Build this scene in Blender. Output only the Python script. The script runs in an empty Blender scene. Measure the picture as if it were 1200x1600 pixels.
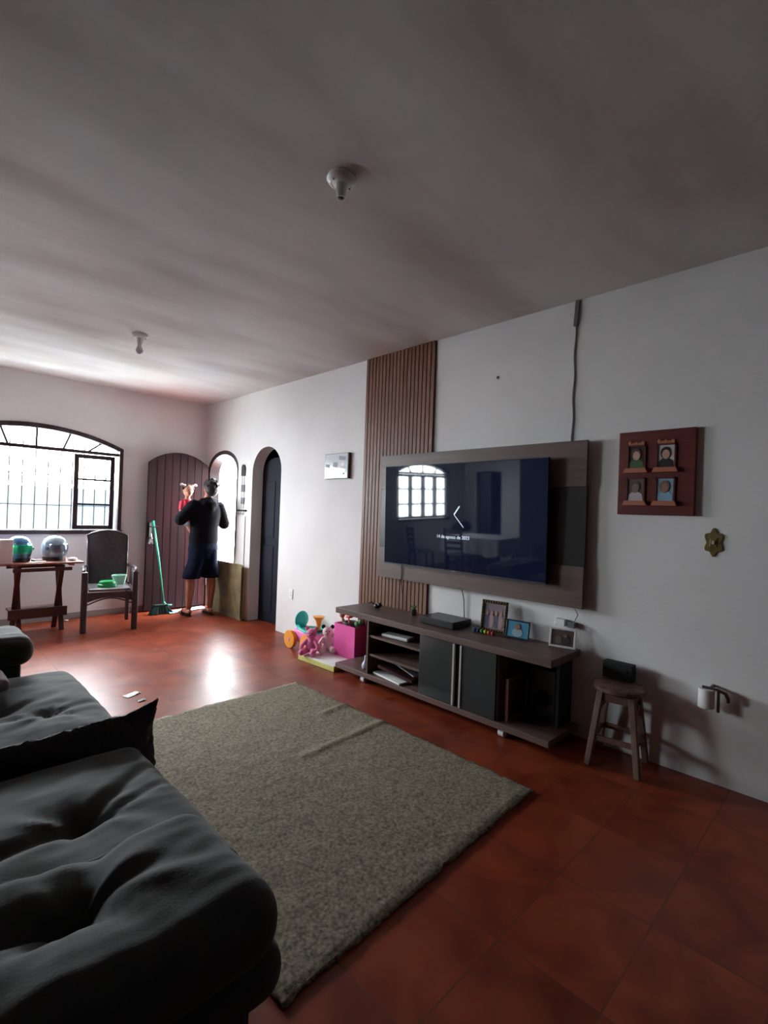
import bpy, math, random
from mathutils import Vector, Matrix, Euler, noise
random.seed(7)
W, D, H = 3.205, 6.876, 2.866          # TV wall x, window wall y, ceiling z
XL, YB = -3.40, -1.30                  # far left wall, back wall
COL = bpy.context.scene.collection
PI = math.pi

# ------------------------------------------------------------------ materials
def lin(c):
    return tuple(((v/255)/12.92 if v/255 <= .04045 else ((v/255+.055)/1.055)**2.4) for v in c) + (1.0,)
_M = {}
def mat(name, col, rough=.6, metal=0., col2=None, scale=8., stretch=(1, 1, 1), bump=0., bscale=None,
        emit=None, estr=0., spec=.5, sheen=0., lo=.35, hi=.65, detail=4., coat=0.):
    if name in _M: return _M[name]
    m = bpy.data.materials.new(name); m.use_nodes = True
    nt = m.node_tree; n = nt.nodes; L = nt.links
    b = n['Principled BSDF']
    b.inputs['Base Color'].default_value = lin(col)
    b.inputs['Roughness'].default_value = rough
    b.inputs['Metallic'].default_value = metal
    b.inputs['Specular IOR Level'].default_value = spec
    if sheen:
        b.inputs['Sheen Weight'].default_value = sheen
    if coat:
        b.inputs['Coat Weight'].default_value = coat
    if emit:
        b.inputs['Emission Color'].default_value = lin(emit); b.inputs['Emission Strength'].default_value = estr
    if col2 or bump:
        tc = n.new('ShaderNodeTexCoord'); mp = n.new('ShaderNodeMapping')
        mp.inputs['Scale'].default_value = stretch
        L.new(tc.outputs['Object'], mp.inputs['Vector'])
    if col2:
        ns = n.new('ShaderNodeTexNoise'); ns.inputs['Scale'].default_value = scale; ns.inputs['Detail'].default_value = detail
        L.new(mp.outputs[0], ns.inputs['Vector'])
        cr = n.new('ShaderNodeValToRGB')
        cr.color_ramp.elements[0].position = lo; cr.color_ramp.elements[0].color = lin(col)
        cr.color_ramp.elements[1].position = hi; cr.color_ramp.elements[1].color = lin(col2)
        L.new(ns.outputs['Fac'], cr.inputs[0]); L.new(cr.outputs[0], b.inputs['Base Color'])
    if bump:
        nb = n.new('ShaderNodeTexNoise'); nb.inputs['Scale'].default_value = bscale or scale; nb.inputs['Detail'].default_value = 5
        L.new(mp.outputs[0], nb.inputs['Vector'])
        bp = n.new('ShaderNodeBump'); bp.inputs['Strength'].default_value = bump; bp.inputs['Distance'].default_value = .01
        L.new(nb.outputs['Fac'], bp.inputs['Height']); L.new(bp.outputs[0], b.inputs['Normal'])
    _M[name] = m
    return m

def glass_mat():
    m = bpy.data.materials.new('clear_glass'); m.use_nodes = True
    nt = m.node_tree; n = nt.nodes; L = nt.links
    n.remove(n['Principled BSDF'])
    out = n['Material Output']
    t = n.new('ShaderNodeBsdfTransparent'); t.inputs[0].default_value = (.93, .96, .97, 1)
    g = n.new('ShaderNodeBsdfGlossy'); g.inputs['Roughness'].default_value = .03
    f = n.new('ShaderNodeFresnel'); f.inputs['IOR'].default_value = 1.45
    mx = n.new('ShaderNodeMixShader')
    ge = n.new('ShaderNodeNewGeometry'); iv = n.new('ShaderNodeMath'); iv.operation = 'SUBTRACT'; iv.inputs[0].default_value = 1
    L.new(ge.outputs['Backfacing'], iv.inputs[1]); mu = n.new('ShaderNodeMath'); mu.operation = 'MULTIPLY'
    L.new(f.outputs[0], mu.inputs[0]); L.new(iv.outputs[0], mu.inputs[1])
    L.new(mu.outputs[0], mx.inputs[0]); L.new(t.outputs[0], mx.inputs[1]); L.new(g.outputs[0], mx.inputs[2])
    L.new(mx.outputs[0], out.inputs[0])
    return m
GLASS = glass_mat()

def floor_mat():
    m = bpy.data.materials.new('terracotta_tiles'); m.use_nodes = True
    nt = m.node_tree; n = nt.nodes; L = nt.links; b = n['Principled BSDF']
    tc = n.new('ShaderNodeTexCoord'); sp = n.new('ShaderNodeSeparateXYZ'); L.new(tc.outputs['Object'], sp.inputs[0])
    def M(op, a, c, c2=None):
        q = n.new('ShaderNodeMath'); q.operation = op
        for i, v in enumerate((a, c, c2)):
            if v is None: continue
            if isinstance(v, (int, float)): q.inputs[i].default_value = v
            else: L.new(v, q.inputs[i])
        return q.outputs[0]
    def line(o, off, pitch):
        t = M('DIVIDE', M('SUBTRACT', o, off - 40*pitch), pitch)
        fr = M('FRACT', t, 0)
        d = M('ABSOLUTE', M('SUBTRACT', fr, .5), 0)
        dist = M('MULTIPLY', M('SUBTRACT', .5, d), pitch)
        return M('LESS_THAN', dist, .0032), M('FLOOR', t, 0)
    gx, ix = line(sp.outputs[0], 1.47, .445)
    gy, iy = line(sp.outputs[1], .53, .335)
    g = M('MAXIMUM', gx, gy)
    cb = n.new('ShaderNodeCombineXYZ'); L.new(ix, cb.inputs[0]); L.new(iy, cb.inputs[1])
    wn = n.new('ShaderNodeTexWhiteNoise'); L.new(cb.outputs[0], wn.inputs['Vector'])
    ns = n.new('ShaderNodeTexNoise'); ns.inputs['Scale'].default_value = 4.5; ns.inputs['Detail'].default_value = 6
    ns.inputs['Distortion'].default_value = .6
    va = n.new('ShaderNodeVectorMath'); va.operation = 'ADD'; L.new(tc.outputs['Object'], va.inputs[0]); L.new(wn.outputs['Color'], va.inputs[1])
    L.new(va.outputs[0], ns.inputs['Vector'])
    cr = n.new('ShaderNodeValToRGB')
    cr.color_ramp.elements[0].position = .33; cr.color_ramp.elements[0].color = lin((108, 38, 21))
    cr.color_ramp.elements[1].position = .68; cr.color_ramp.elements[1].color = lin((144, 64, 36))
    L.new(ns.outputs['Fac'], cr.inputs[0])
    mx = n.new('ShaderNodeMix'); mx.data_type = 'RGBA'; L.new(g, mx.inputs['Factor'])
    L.new(cr.outputs[0], mx.inputs['A']); mx.inputs['B'].default_value = lin((104, 50, 34))
    hsv = n.new('ShaderNodeHueSaturation'); L.new(mx.outputs['Result'], hsv.inputs['Color'])
    L.new(M('MULTIPLY_ADD', wn.outputs['Value'], .16, .92), hsv.inputs['Value'])
    L.new(hsv.outputs[0], b.inputs['Base Color'])
    n2 = n.new('ShaderNodeTexNoise'); n2.inputs['Scale'].default_value = 2.2; n2.inputs['Detail'].default_value = 5
    L.new(tc.outputs['Object'], n2.inputs['Vector'])
    rg = M('MULTIPLY_ADD', n2.outputs['Fac'], .26, .23)
    L.new(M('ADD', rg, M('MULTIPLY', g, .1)), b.inputs['Roughness']); b.inputs['Specular IOR Level'].default_value = .34
    n3 = n.new('ShaderNodeTexNoise'); n3.inputs['Scale'].default_value = 3; L.new(tc.outputs['Object'], n3.inputs['Vector'])
    bp = n.new('ShaderNodeBump'); bp.inputs['Strength'].default_value = .12; bp.inputs['Distance'].default_value = .002
    L.new(M('SUBTRACT', n3.outputs['Fac'], M('MULTIPLY', g, .5)), bp.inputs['Height']); L.new(bp.outputs[0], b.inputs['Normal'])
    return m

M_WALL = mat('white_wall_paint', (228, 226, 225), .75, col2=(219, 217, 216), scale=1.6, bump=.15, bscale=40, lo=.4, hi=.75)
M_CEIL = mat('stained_ceiling_plaster', (186, 181, 178), .85, col2=(220, 220, 219), scale=1.1, stretch=(.6, 1.8, 1), bump=.2, bscale=25, lo=.28, hi=.60, detail=5)
M_PART = mat('light_absorbing_dark', (66, 58, 58), .8)  # dark tone chosen to absorb bounce light in the near end of the room
M_DKWOOD = mat('dark_stained_window_wood', (58, 42, 44), .5, col2=(40, 28, 30), scale=6, stretch=(1, 1, .2))
M_DOOR = mat('dark_red_brown_door_wood', (58, 24, 30), .5, spec=.3, col2=(40, 20, 26), scale=5, stretch=(3, 3, .25), bump=.15, bscale=20)
M_GAP = mat('dark_groove', (20, 12, 14), .8)
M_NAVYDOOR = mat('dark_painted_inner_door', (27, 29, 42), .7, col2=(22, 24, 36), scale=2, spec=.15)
M_SLAT = mat('slatted_walnut', (126, 82, 58), .5, col2=(112, 72, 50), scale=3, stretch=(1, 3, .3))
M_PANEL = mat('brown_laminate', (104, 82, 74), .45, col2=(88, 68, 62), scale=4, stretch=(5, .4, 5))
M_PANELG = mat('grey_brown_band_laminate', (62, 60, 60), .25, col2=(56, 54, 55), scale=3)
M_DOORG = mat('dark_grey_gloss', (52, 57, 58), .12)
M_BLACK = mat('black_plastic', (16, 16, 18), .35)
M_BLACKM = mat('black_matt', (14, 13, 14), .8)
M_CHROME = mat('brushed_chrome', (190, 188, 186), .2, metal=1.)
M_TV = mat('tv_glass', (4, 5, 8), .035, emit=(52, 68, 112), estr=.0016, spec=.55)
M_TVB = mat('tv_bezel', (12, 14, 24), .3)
M_LIT = mat('lit_clock_white', (200, 210, 220), .4, emit=(215, 225, 240), estr=.011)
M_SOFA = mat('charcoal_velvet', (50, 51, 47), .88, col2=(41, 42, 39), scale=14, sheen=.12, bump=.12, bscale=160)
M_PLUSH = mat('black_plush', (34, 28, 30), .95, sheen=.3, bump=.6, bscale=90)
M_RUG = mat('mottled_beige_rug', (158, 148, 125), .95, col2=(80, 68, 52), scale=75, bump=.4, bscale=300, lo=.30, hi=.72, detail=7)
M_RATTAN = mat('dark_rattan', (78, 66, 72), .38, col2=(56, 46, 52), scale=30, stretch=(1, 1, 2.5), bump=.6, bscale=70)
M_TBLWOOD = mat('red_brown_table_wood', (150, 92, 78), .4, col2=(132, 78, 64), scale=5, stretch=(.5, 4, 4))
M_LEGWOOD = mat('dark_red_leg_wood', (78, 46, 42), .5)
M_STOOL = mat('worn_stool_wood', (122, 92, 78), .55, col2=(92, 64, 54), scale=9, stretch=(2, 2, .5))
M_PINK = mat('pink_fabric', (226, 84, 160), .6, col2=(214, 72, 148), scale=5)
M_PINK2 = mat('soft_pink_plush', (226, 130, 170), .9, bump=.4, bscale=120)
M_PINK3 = mat('pink_plastic', (238, 130, 190), .35)
M_TEAL = mat('teal_plastic', (54, 196, 184), .35)
M_ORANGE = mat('orange_plastic', (238, 158, 44), .4)
M_WHITE = mat('white_plastic', (228, 228, 228), .4)
M_PAPER = mat('white_paper', (232, 232, 230), .8)
M_CREAM = mat('cream_plush', (226, 206, 190), .9)
M_GREY = mat('grey_plastic', (96, 98, 104), .5)
M_GREEN = mat('green_plastic', (18, 150, 78), .35)
M_MINT = mat('clear_mint_plastic', (168, 214, 200), .25)
M_DKGREEN = mat('dark_green_bristle', (14, 58, 52), .8)
M_BGREEN = mat('mint_green_handle', (70, 190, 160), .4)
M_AQUA = mat('pale_blue_cloth', (140, 186, 200), .9, bump=.3, bscale=30)
M_SKIN = mat('tan_skin', (168, 112, 88), .55)
M_SKIN2 = mat('child_skin', (206, 146, 118), .55)
M_HAIR = mat('black_hair', (26, 22, 24), .7, bump=.6, bscale=60)
M_HOOD = mat('black_hoodie_fabric', (15, 16, 22), .9, bump=.3, bscale=25, spec=.1)
M_SHORT = mat('navy_shorts_fabric', (14, 20, 40), .9, spec=.1, bump=.3, bscale=18)
M_RED = mat('red_top_fabric', (214, 48, 74), .8)
M_BRASS = mat('aged_brass', (136, 118, 74), .4, metal=.45, col2=(108, 92, 56), scale=40)
M_REDWOOD = mat('mahogany_frame_wood', (104, 38, 28), .45, col2=(86, 30, 24), scale=6, stretch=(1, .4, 4))
M_LTWOOD = mat('light_trim_wood', (172, 104, 74), .5)
M_PLY = mat('stained_particle_board', (134, 116, 76), .8, col2=(96, 84, 58), scale=7, bump=.3, bscale=40, lo=.3, hi=.7)
M_CONC = mat('outside_concrete', (205, 207, 206), .9)
M_OUTW = mat('outside_painted_wall', (46, 56, 62), .9)
M_CLOTH = mat('white_table_cloth', (214, 216, 222), .85)
M_DKCHAIR = mat('black_dining_wood', (30, 26, 28), .4)
M_GOLD = mat('beaded_gold_frame', (130, 104, 70), .45, col2=(78, 58, 40), scale=60)
M_CABLE = mat('grey_cable', (84, 82, 82), .6)
M_OLIVE = mat('green_leaf', (70, 120, 60), .6)

# ------------------------------------------------------------------ mesh builder
class MB:
    def __init__(s, T=None):
        s.v = []; s.f = []; s.mi = []; s.T = T
    def add(s, vs, fs, mi=0):
        k = len(s.v)
        for v in vs:
            v = Vector(v)
            s.v.append(s.T @ v if s.T else v)
        for f in fs:
            s.f.append(tuple(i + k for i in f)); s.mi.append(mi)
        return s
    def box(s, x0, x1, y0, y1, z0, z1, mi=0):
        vs = [(x, y, z) for x in (x0, x1) for y in (y0, y1) for z in (z0, z1)]
        return s.add(vs, [(0, 1, 3, 2), (4, 6, 7, 5), (0, 4, 5, 1), (2, 3, 7, 6), (0, 2, 6, 4), (1, 5, 7, 3)], mi)
    def cbox(s, c, d, R=None, mi=0):
        R = R or Matrix.Identity(3); c = Vector(c)
        vs = [c + R @ Vector((sx*d[0]/2, sy*d[1]/2, sz*d[2]/2)) for sx in (-1, 1) for sy in (-1, 1) for sz in (-1, 1)]
        return s.add(vs, [(0, 1, 3, 2), (4, 6, 7, 5), (0, 4, 5, 1), (2, 3, 7, 6), (0, 2, 6, 4), (1, 5, 7, 3)], mi)
    def frame(s, d, up=(0, 0, 1)):
        d = Vector(d).normalized(); u = Vector(up)
        if abs(d.dot(u)) > .97: u = Vector((1, 0, 0))
        a = d.cross(u).normalized(); b = a.cross(d).normalized()
        return a, b, d
    def bar(s, p, q, w, h, mi=0, up=(0, 0, 1), taper=1.):
        p = Vector(p); q = Vector(q); a, b, d = s.frame(q-p, up)
        vs = [o + a*(sx*w/2*k) + b*(sy*h/2*k) for o, k in ((p, 1), (q, taper)) for sx, sy in ((-1, -1), (1, -1), (1, 1), (-1, 1))]
        return s.add(vs, [(0, 3, 2, 1), (4, 5, 6, 7), (0, 1, 5, 4), (1, 2, 6, 5), (2, 3, 7, 6), (3, 0, 4, 7)], mi)
    def cyl(s, p, q, r0, r1=None, n=16, mi=0):
        r1 = r0 if r1 is None else r1
        p = Vector(p); q = Vector(q); a, b, d = s.frame(q-p)
        vs = []
        for o, r in ((p, r0), (q, r1)):
            for i in range(n):
                t = 2*PI*i/n; vs.append(o + (a*math.cos(t) + b*math.sin(t))*r)
        fs = [(i, (i+1) % n, n+(i+1) % n, n+i) for i in range(n)] + [tuple(range(n-1, -1, -1)), tuple(range(n, 2*n))]
        return s.add(vs, fs, mi)
    def tube(s, pts, r, n=8, mi=0, closed=False):
        pts = [Vector(p) for p in pts]; vs = []; m = len(pts)
        for i, p in enumerate(pts):
            d = (pts[(i+1) % m] - pts[i-1]) if closed else (pts[min(i+1, m-1)] - pts[max(i-1, 0)])
            a, b, _ = s.frame(d); rr = r[i] if isinstance(r, (list, tuple)) else r
            for j in range(n):
                t = 2*PI*j/n; vs.append(p + (a*math.cos(t) + b*math.sin(t))*rr)
        fs = []
        for i in range(m if closed else m-1):
            k = (i+1) % m
            for j in range(n): fs.append((i*n+j, i*n+(j+1) % n, k*n+(j+1) % n, k*n+j))
        if not closed: fs += [tuple(range(n-1, -1, -1)), tuple(range((m-1)*n, m*n))]
        return s.add(vs, fs, mi)
    def lathe(s, c, prof, n=24, R=None, mi=0, sx=1, sy=1):
        c = Vector(c); R = R or Matrix.Identity(3); vs = []
        for r, z in prof:
            for j in range(n):
                t = 2*PI*j/n; vs.append(c + R @ Vector((r*sx*math.cos(t), r*sy*math.sin(t), z)))
        m = len(prof); fs = []
        for i in range(m-1):
            for j in range(n): fs.append((i*n+j, i*n+(j+1) % n, (i+1)*n+(j+1) % n, (i+1)*n+j))
        fs += [tuple(range(n-1, -1, -1)), tuple(range((m-1)*n, m*n))]
        return s.add(vs, fs, mi)
    def ell(s, c, r, R=None, n=16, m=10, mi=0):
        c = Vector(c); R = R or Matrix.Identity(3)
        if isinstance(r, (int, float)): r = (r, r, r)
        vs = [c + R @ Vector((0, 0, -r[2]))]
        for i in range(1, m):
            ph = -PI/2 + PI*i/m
            for j in range(n):
                t = 2*PI*j/n
                vs.append(c + R @ Vector((r[0]*math.cos(ph)*math.cos(t), r[1]*math.cos(ph)*math.sin(t), r[2]*math.sin(ph))))
        vs.append(c + R @ Vector((0, 0, r[2])))
        fs = [(0, 1+(j+1) % n, 1+j) for j in range(n)]
        for i in range(m-2):
            for j in range(n): fs.append((1+i*n+j, 1+i*n+(j+1) % n, 1+(i+1)*n+(j+1) % n, 1+(i+1)*n+j))
        e = len(vs)-1; k = 1+(m-2)*n
        fs += [(k+j, k+(j+1) % n, e) for j in range(n)]
        return s.add(vs, fs, mi)
    def loft(s, secs, n=20, mi=0):            # (cx,cy,z,rx,ry)
        vs = []
        for cx, cy, z, rx, ry in secs:
            for j in range(n):
                t = 2*PI*j/n; vs.append((cx+rx*math.cos(t), cy+ry*math.sin(t), z))
        m = len(secs)
        fs = [(i*n+j, i*n+(j+1) % n, (i+1)*n+(j+1) % n, (i+1)*n+j) for i in range(m-1) for j in range(n)]
        fs += [tuple(range(n-1, -1, -1)), tuple(range((m-1)*n, m*n))]
        return s.add(vs, fs, mi)
    def caps(s, chain, mi=0):                 # tapered chain of spheres and cones
        for i, (p, r) in enumerate(chain):
            s.ell(p, r, n=14, m=10, mi=mi)
            if i:
                q, r0 = chain[i-1]
                if (Vector(p)-Vector(q)).length > 1e-4: s.cyl(q, p, r0, r, 14, mi)
        return s
    def prism(s, poly, ax, a, b, mi=0):       # poly in the other two axes; extruded along axis ax
        n = len(poly)
        def P(u, w, t):
            return {0: (t, u, w), 1: (u, t, w), 2: (u, w, t)}[ax]
        vs = [P(u, w, a) for u, w in poly] + [P(u, w, b) for u, w in poly]
        fs = [tuple(range(n)), tuple(range(2*n-1, n-1, -1))] + [(i, n+i, n+(i+1) % n, (i+1) % n) for i in range(n)]
        return s.add(vs, fs, mi)
    def build(s, name, mats, parent=None, smooth=False, bevel=0., subsurf=0, remesh=0., sm=0, solid=0., autos=False):
        me = bpy.data.meshes.new(name)
        off = Vector((0, 0, 0)); q = parent
        while q is not None: off += q.location; q = q.parent
        me.from_pydata([tuple(v-off) for v in s.v], [], s.f)
        if not isinstance(mats, (list, tuple)): mats = [mats]
        for m in mats: me.materials.append(m)
        for p, i in zip(me.polygons, s.mi): p.material_index = i
        import bmesh
        bm = bmesh.new(); bm.from_mesh(me); bmesh.ops.recalc_face_normals(bm, faces=bm.faces); bm.to_mesh(me); bm.free()
        o = bpy.data.objects.new(name, me); COL.objects.link(o)
        if parent: o.parent = parent
        if solid:
            md = o.modifiers.new('Solid', 'SOLIDIFY'); md.thickness = solid
        if bevel:
            md = o.modifiers.new('Bevel', 'BEVEL'); md.width = bevel; md.segments = 2; md.limit_method = 'ANGLE'
        if remesh:
            md = o.modifiers.new('Remesh', 'REMESH'); md.mode = 'VOXEL'; md.voxel_size = remesh; md.use_smooth_shade = True
            md = o.modifiers.new('Smooth', 'SMOOTH'); md.factor = .5; md.iterations = sm or 4
        if subsurf:
            md = o.modifiers.new('Sub', 'SUBSURF'); md.levels = subsurf; md.render_levels = subsurf
        if smooth:
            for p in me.polygons: p.use_smooth = True
            if autos:
                try: me.set_sharp_from_angle(angle=math.radians(40))
                except Exception: pass
        return o

def empty(name, loc, label=None, cat=None, group=None, kind=None):
    o = bpy.data.objects.new(name, None); o.location = loc; o.empty_display_size = .1; COL.objects.link(o)
    return tag(o, label, cat, group, kind)
def tag(o, label=None, cat=None, group=None, kind=None):
    if label: o['label'] = label
    if cat: o['category'] = cat
    if group: o['group'] = group
    if kind: o['kind'] = kind
    return o
def struct(o, label, cat): return tag(o, label, cat, kind='structure')
def rot(ax, deg): return Matrix.Rotation(math.radians(deg), 3, ax)
def part_label(o, label): o['label'] = label; return o

# ------------------------------------------------------------------ room shell
def arch_z(u, u0, u1, spring, apex, kind='seg'):
    h = (u1-u0)/2; c = (u0+u1)/2; r = apex-spring
    if kind == 'ell': return spring + r*math.sqrt(max(0, 1-((u-c)/h)**2))
    R = (h*h + r*r)/(2*r); return apex - R + math.sqrt(max(0, R*R-(u-c)**2))

def holed_wall(mb, ax, a, b, u0, u1, z0, z1, holes):
    """wall slab across axis ax (a..b), running u0..u1; holes (h0,h1,sill,spring,apex,kind)."""
    cuts = {u0, u1}
    for h in holes:
        N = 20
        for i in range(N+1): cuts.add(h[0]+(h[1]-h[0])*(.5-.5*math.cos(PI*i/N)))
    cuts = sorted(cuts)
    for p, q in zip(cuts[:-1], cuts[1:]):
        if q-p < 1e-6: continue
        m = (p+q)/2; hh = None
        for h in holes:
            if h[0] < m < h[1]: hh = h
        if hh is None:
            mb.prism([(p, z0), (q, z0), (q, z1), (p, z1)], ax, a, b)
        else:
            zp = arch_z(p, hh[0], hh[1], hh[3], hh[4], hh[5]); zq = arch_z(q, hh[0], hh[1], hh[3], hh[4], hh[5])
            mb.prism([(p, zp), (q, zq), (q, z1), (p, z1)], ax, a, b)
            if hh[2] > z0: mb.prism([(p, z0), (q, z0), (q, hh[2]), (p, hh[2])], ax, a, b)

D1 = (5.93, 6.80, 0, 1.93, 2.185, 'ell')      # doorway to the outside
D2 = (4.925, 5.57, 0, 1.86, 2.16, 'ell')      # narrow dark doorway
W1 = (.26, 2.10, 1.02, 2.10, 2.30, 'seg')
W2 = (-2.80, -1.10, 1.02, 2.08, 2.26, 'seg')
D3 = (5.90, 6.55, 0, 2.09, 2.10, 'seg')

mb = MB(); mb.box(XL-.15, W+2.2, YB-.15, D+.0, -.12, 0)
mb.box(W, W+2.2, D, D+.3, -.12, 0)
struct(mb.build('floor', floor_mat()), 'glossy terracotta tiled floor of the living room', 'floor')
mb = MB(); mb.box(XL-.15, W+.15, YB-.15, D+.15, H, H+.15)
struct(mb.build('ceiling', M_CEIL), 'stained whitewashed plaster ceiling', 'ceiling')
mb = MB(); holed_wall(mb, 0, W, W+.15, YB-.15, D+.15, 0, H, [D1, D2])
struct(mb.build('wall_right', M_WALL), 'white wall carrying the television, with two arched doorways', 'wall')
mb = MB(); holed_wall(mb, 1, D, D+.15, XL-.15, W, 0, H, [W1, W2])
struct(mb.build('wall_front', M_WALL), 'white end wall with the arched window', 'wall')
mb = MB(); holed_wall(mb, 0, XL-.15, XL, 1.5, D, 0, H, [D3])
struct(mb.build('wall_left', M_WALL), 'white wall of the dining end, seen mirrored in the television', 'wall')
mb = MB(); mb.box(-.72, -.60, YB, 3.85, 0, H)
struct(mb.build('wall_partition', M_PART), 'wall behind the sofa', 'wall')
mb = MB(); mb.box(-.72, W, YB-.15, YB, 0, H); mb.box(XL, -.72, 1.38, 1.5, 0, H)
struct(mb.build('wall_back', M_PART), 'back wall behind the camera', 'wall')
# small room behind the dark doorway
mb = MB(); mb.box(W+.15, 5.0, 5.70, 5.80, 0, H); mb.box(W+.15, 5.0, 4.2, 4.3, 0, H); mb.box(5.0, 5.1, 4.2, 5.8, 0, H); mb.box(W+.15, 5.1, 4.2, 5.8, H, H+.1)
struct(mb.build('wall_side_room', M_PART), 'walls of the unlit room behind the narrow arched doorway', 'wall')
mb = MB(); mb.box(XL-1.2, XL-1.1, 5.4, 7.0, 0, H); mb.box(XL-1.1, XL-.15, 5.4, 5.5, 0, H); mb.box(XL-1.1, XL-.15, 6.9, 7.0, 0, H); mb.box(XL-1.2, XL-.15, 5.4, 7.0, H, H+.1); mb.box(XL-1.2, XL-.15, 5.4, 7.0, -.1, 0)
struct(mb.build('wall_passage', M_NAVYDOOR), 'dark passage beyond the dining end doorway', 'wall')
# thin dirty skirting line on the window wall
mb = MB(); mb.box(XL, W-.8, D-.012, D, 0, .07)
struct(mb.build('baseboard_front', mat('grey_skirting', (150, 142, 142), .6)), 'grey skirting tile under the arched window', 'baseboard')
# outside
mb = MB(); mb.box(-14, 16, -4, 22, -.25, -.14)
struct(mb.build('ground_outside', M_CONC), 'pale paved yard outside the window and door', 'ground')
mb = MB(); mb.box(-.3, 2.75, D+1.9, D+2.05, -.14, 1.62)
struct(mb.build('yard_wall', M_OUTW), 'pale blue grey yard wall outside the arched window', 'wall')
mb = MB(); mb.box(9.0, 9.2, 2, 16, -.14, 1.9)
struct(mb.build('yard_wall_far', mat('white_yard_wall', (225, 225, 225), .9)), 'white yard wall beyond the open door', 'wall')

# ------------------------------------------------------------------ windows
def arch_band(mb, ax, a, b, u0, u1, spring, apex, w, N=24):
    pts = []
    for i in range(N+1):
        u = u0+(u1-u0)*i/N; pts.append((u, arch_z(u, u0, u1, spring, apex)))
    ui0, ui1 = u0+w, u1-w
    inn = []
    for i in range(N+1):
        u = ui0+(ui1-ui0)*i/N; inn.append((u, arch_z(min(max(u, u0), u1), u0, u1, spring, apex)-w*1.05))
    for i in range(N):
        mb.prism([inn[i], inn[i+1], pts[i+1], pts[i]], ax, a, b)

def window(name, w, label, leaves, closed):
    u0, u1, sill, spring, apex, _ = w
    r = struct(empty(name, ((u0+u1)/2, D+.05, sill)), label, 'window')
    f = MB(); f.box(u0, u0+.045, D-.015, D+.10, sill, spring); f.box(u1-.045, u1, D-.015, D+.10, sill, spring)
    f.box(u0-.01, u1+.01, D-.03, D+.10, sill, sill+.05); arch_band(f, 1, D-.015, D+.10, u0, u1, spring, apex, .052)
    f.build('frame', M_DKWOOD, r, bevel=.004)
    t = MB(); t.box(u0+.045, u1-.045, D+.03, D+.075, 2.005, 2.045); t.build('transom', M_DKWOOD, r)
    n = 6 if name == 'window_1' else 4
    for i in range(1, n):
        k = i/n; ub = u0+.1+(u1-u0-.2)*k; cx = (u0+u1)/2
        ut = cx+(ub-cx)*1.28; zt = arch_z(ut, u0, u1, spring, apex)-.03
        if name == 'window_1': ub = cx+(i-3)*.27; ut = cx+(i-3)*.345; zt = arch_z(ut, u0, u1, spring, apex)-.03
        m = MB(); m.bar((ub, D+.05, 2.04), (ut, D+.05, zt), .022, .03, up=(0, 1, 0)); m.build('fanlight_bar', M_DKWOOD, r)
    g = MB(); N = 16; pl = [(u0+.04, 2.03), (u1-.04, 2.03)]
    pl += [(u, arch_z(u, u0, u1, spring, apex)-.03) for u in [u1-.04-(u1-u0-.08)*i/N for i in range(N+1)]]
    g.prism(pl, 1, D+.050, D+.054); g.build('fanlight_glass', GLASS, r)
    for (a, b, hinge, ang) in leaves:
        R = Matrix.Translation((hinge, D+.05, 0)) @ Matrix.Rotation(math.radians(ang), 4, 'Z') @ Matrix.Translation((-hinge, -D-.05, 0))
        s = MB(R); z0, z1 = sill+.055, 1.998
        s.box(a, a+.05, D+.035, D+.07, z0, z1); s.box(b-.05, b, D+.035, D+.07, z0, z1)
        s.box(a, b, D+.035, D+.07, z0, z0+.05); s.box(a, b, D+.035, D+.07, z1-.05, z1)
        for k in (1, 2):
            z = z0+(z1-z0)*k/3; s.box(a, b, D+.04, D+.065, z-.012, z+.012)
        sh = s.build('sash', M_DKWOOD, r)
        q = MB(R); q.box(a+.04, b-.04, D+.05, D+.054, z0+.04, z1-.04); q.build('pane', GLASS, sh)
    gr = MB(); u = u0+.06
    while u < u1-.05:
        gr.cyl((u, D+.13, sill), (u, D+.13, spring+.02), .0075, n=6); u += .125
    for z in (1.36, 1.72): gr.cyl((u0, D+.13, z), (u1, D+.13, z), .006, n=6)
    gr.build('security_grille', mat('grille_iron', (34, 36, 40), .7), r)
    return r
window('window_1', W1, 'wide arched window with dark frame, left sash open onto a barred grille', [(1.575, 2.02, 2.02, -4), (.31, .72, .31, 0)], False)
c = [(-2.755, -2.355), (-2.35, -1.955), (-1.945, -1.55), (-1.545, -1.145)]
window('window_2', W2, 'second arched window of the dining end, mirrored in the television', [(a, b, a, 0) for a, b in c], True)

# ------------------------------------------------------------------ doors
# arched plank leaf, open against the window wall
r = struct(empty('door_1', (W-.02, D-.10, 0)), 'dark red-brown arched plank door standing open against the window wall', 'door')
x0, x1, yb = 2.375, 3.19, D-.13
pts = []
mb = MB(); N = 8; w = (x1-x0)/N
def dz(x): return arch_z(x, x0, x1, 1.965, 2.125)
for i in range(N):
    a, b = x0+i*w+.004, x0+(i+1)*w-.004
    K = 4; top = [(b-(b-a)*k/K, dz(b-(b-a)*k/K)) for k in range(K+1)]
    mb.prism([(a, .02), (b, .02)]+top, 1, yb, yb+.035, 0)
K = 20; top = [(x1-(x1-x0)*k/K, dz(x1-(x1-x0)*k/K)-.004) for k in range(K+1)]
mb.prism([(x0, .02), (x1, .02)]+top, 1, yb+.008, yb+.028, 1)
mb.build('plank_leaf', [M_DOOR, M_GAP], r)
h = MB(); h.cbox((x0+.05, yb-.006, 1.08), (.04, .012, .20)); h.cyl((x0+.05, yb-.006, 1.12), (x0+.05, yb-.05, 1.12), .009, n=10)
h.tube([(x0+.05, yb-.05, 1.12), (x0+.10, yb-.052, 1.12), (x0+.14, yb-.048, 1.115)], .009)
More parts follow.
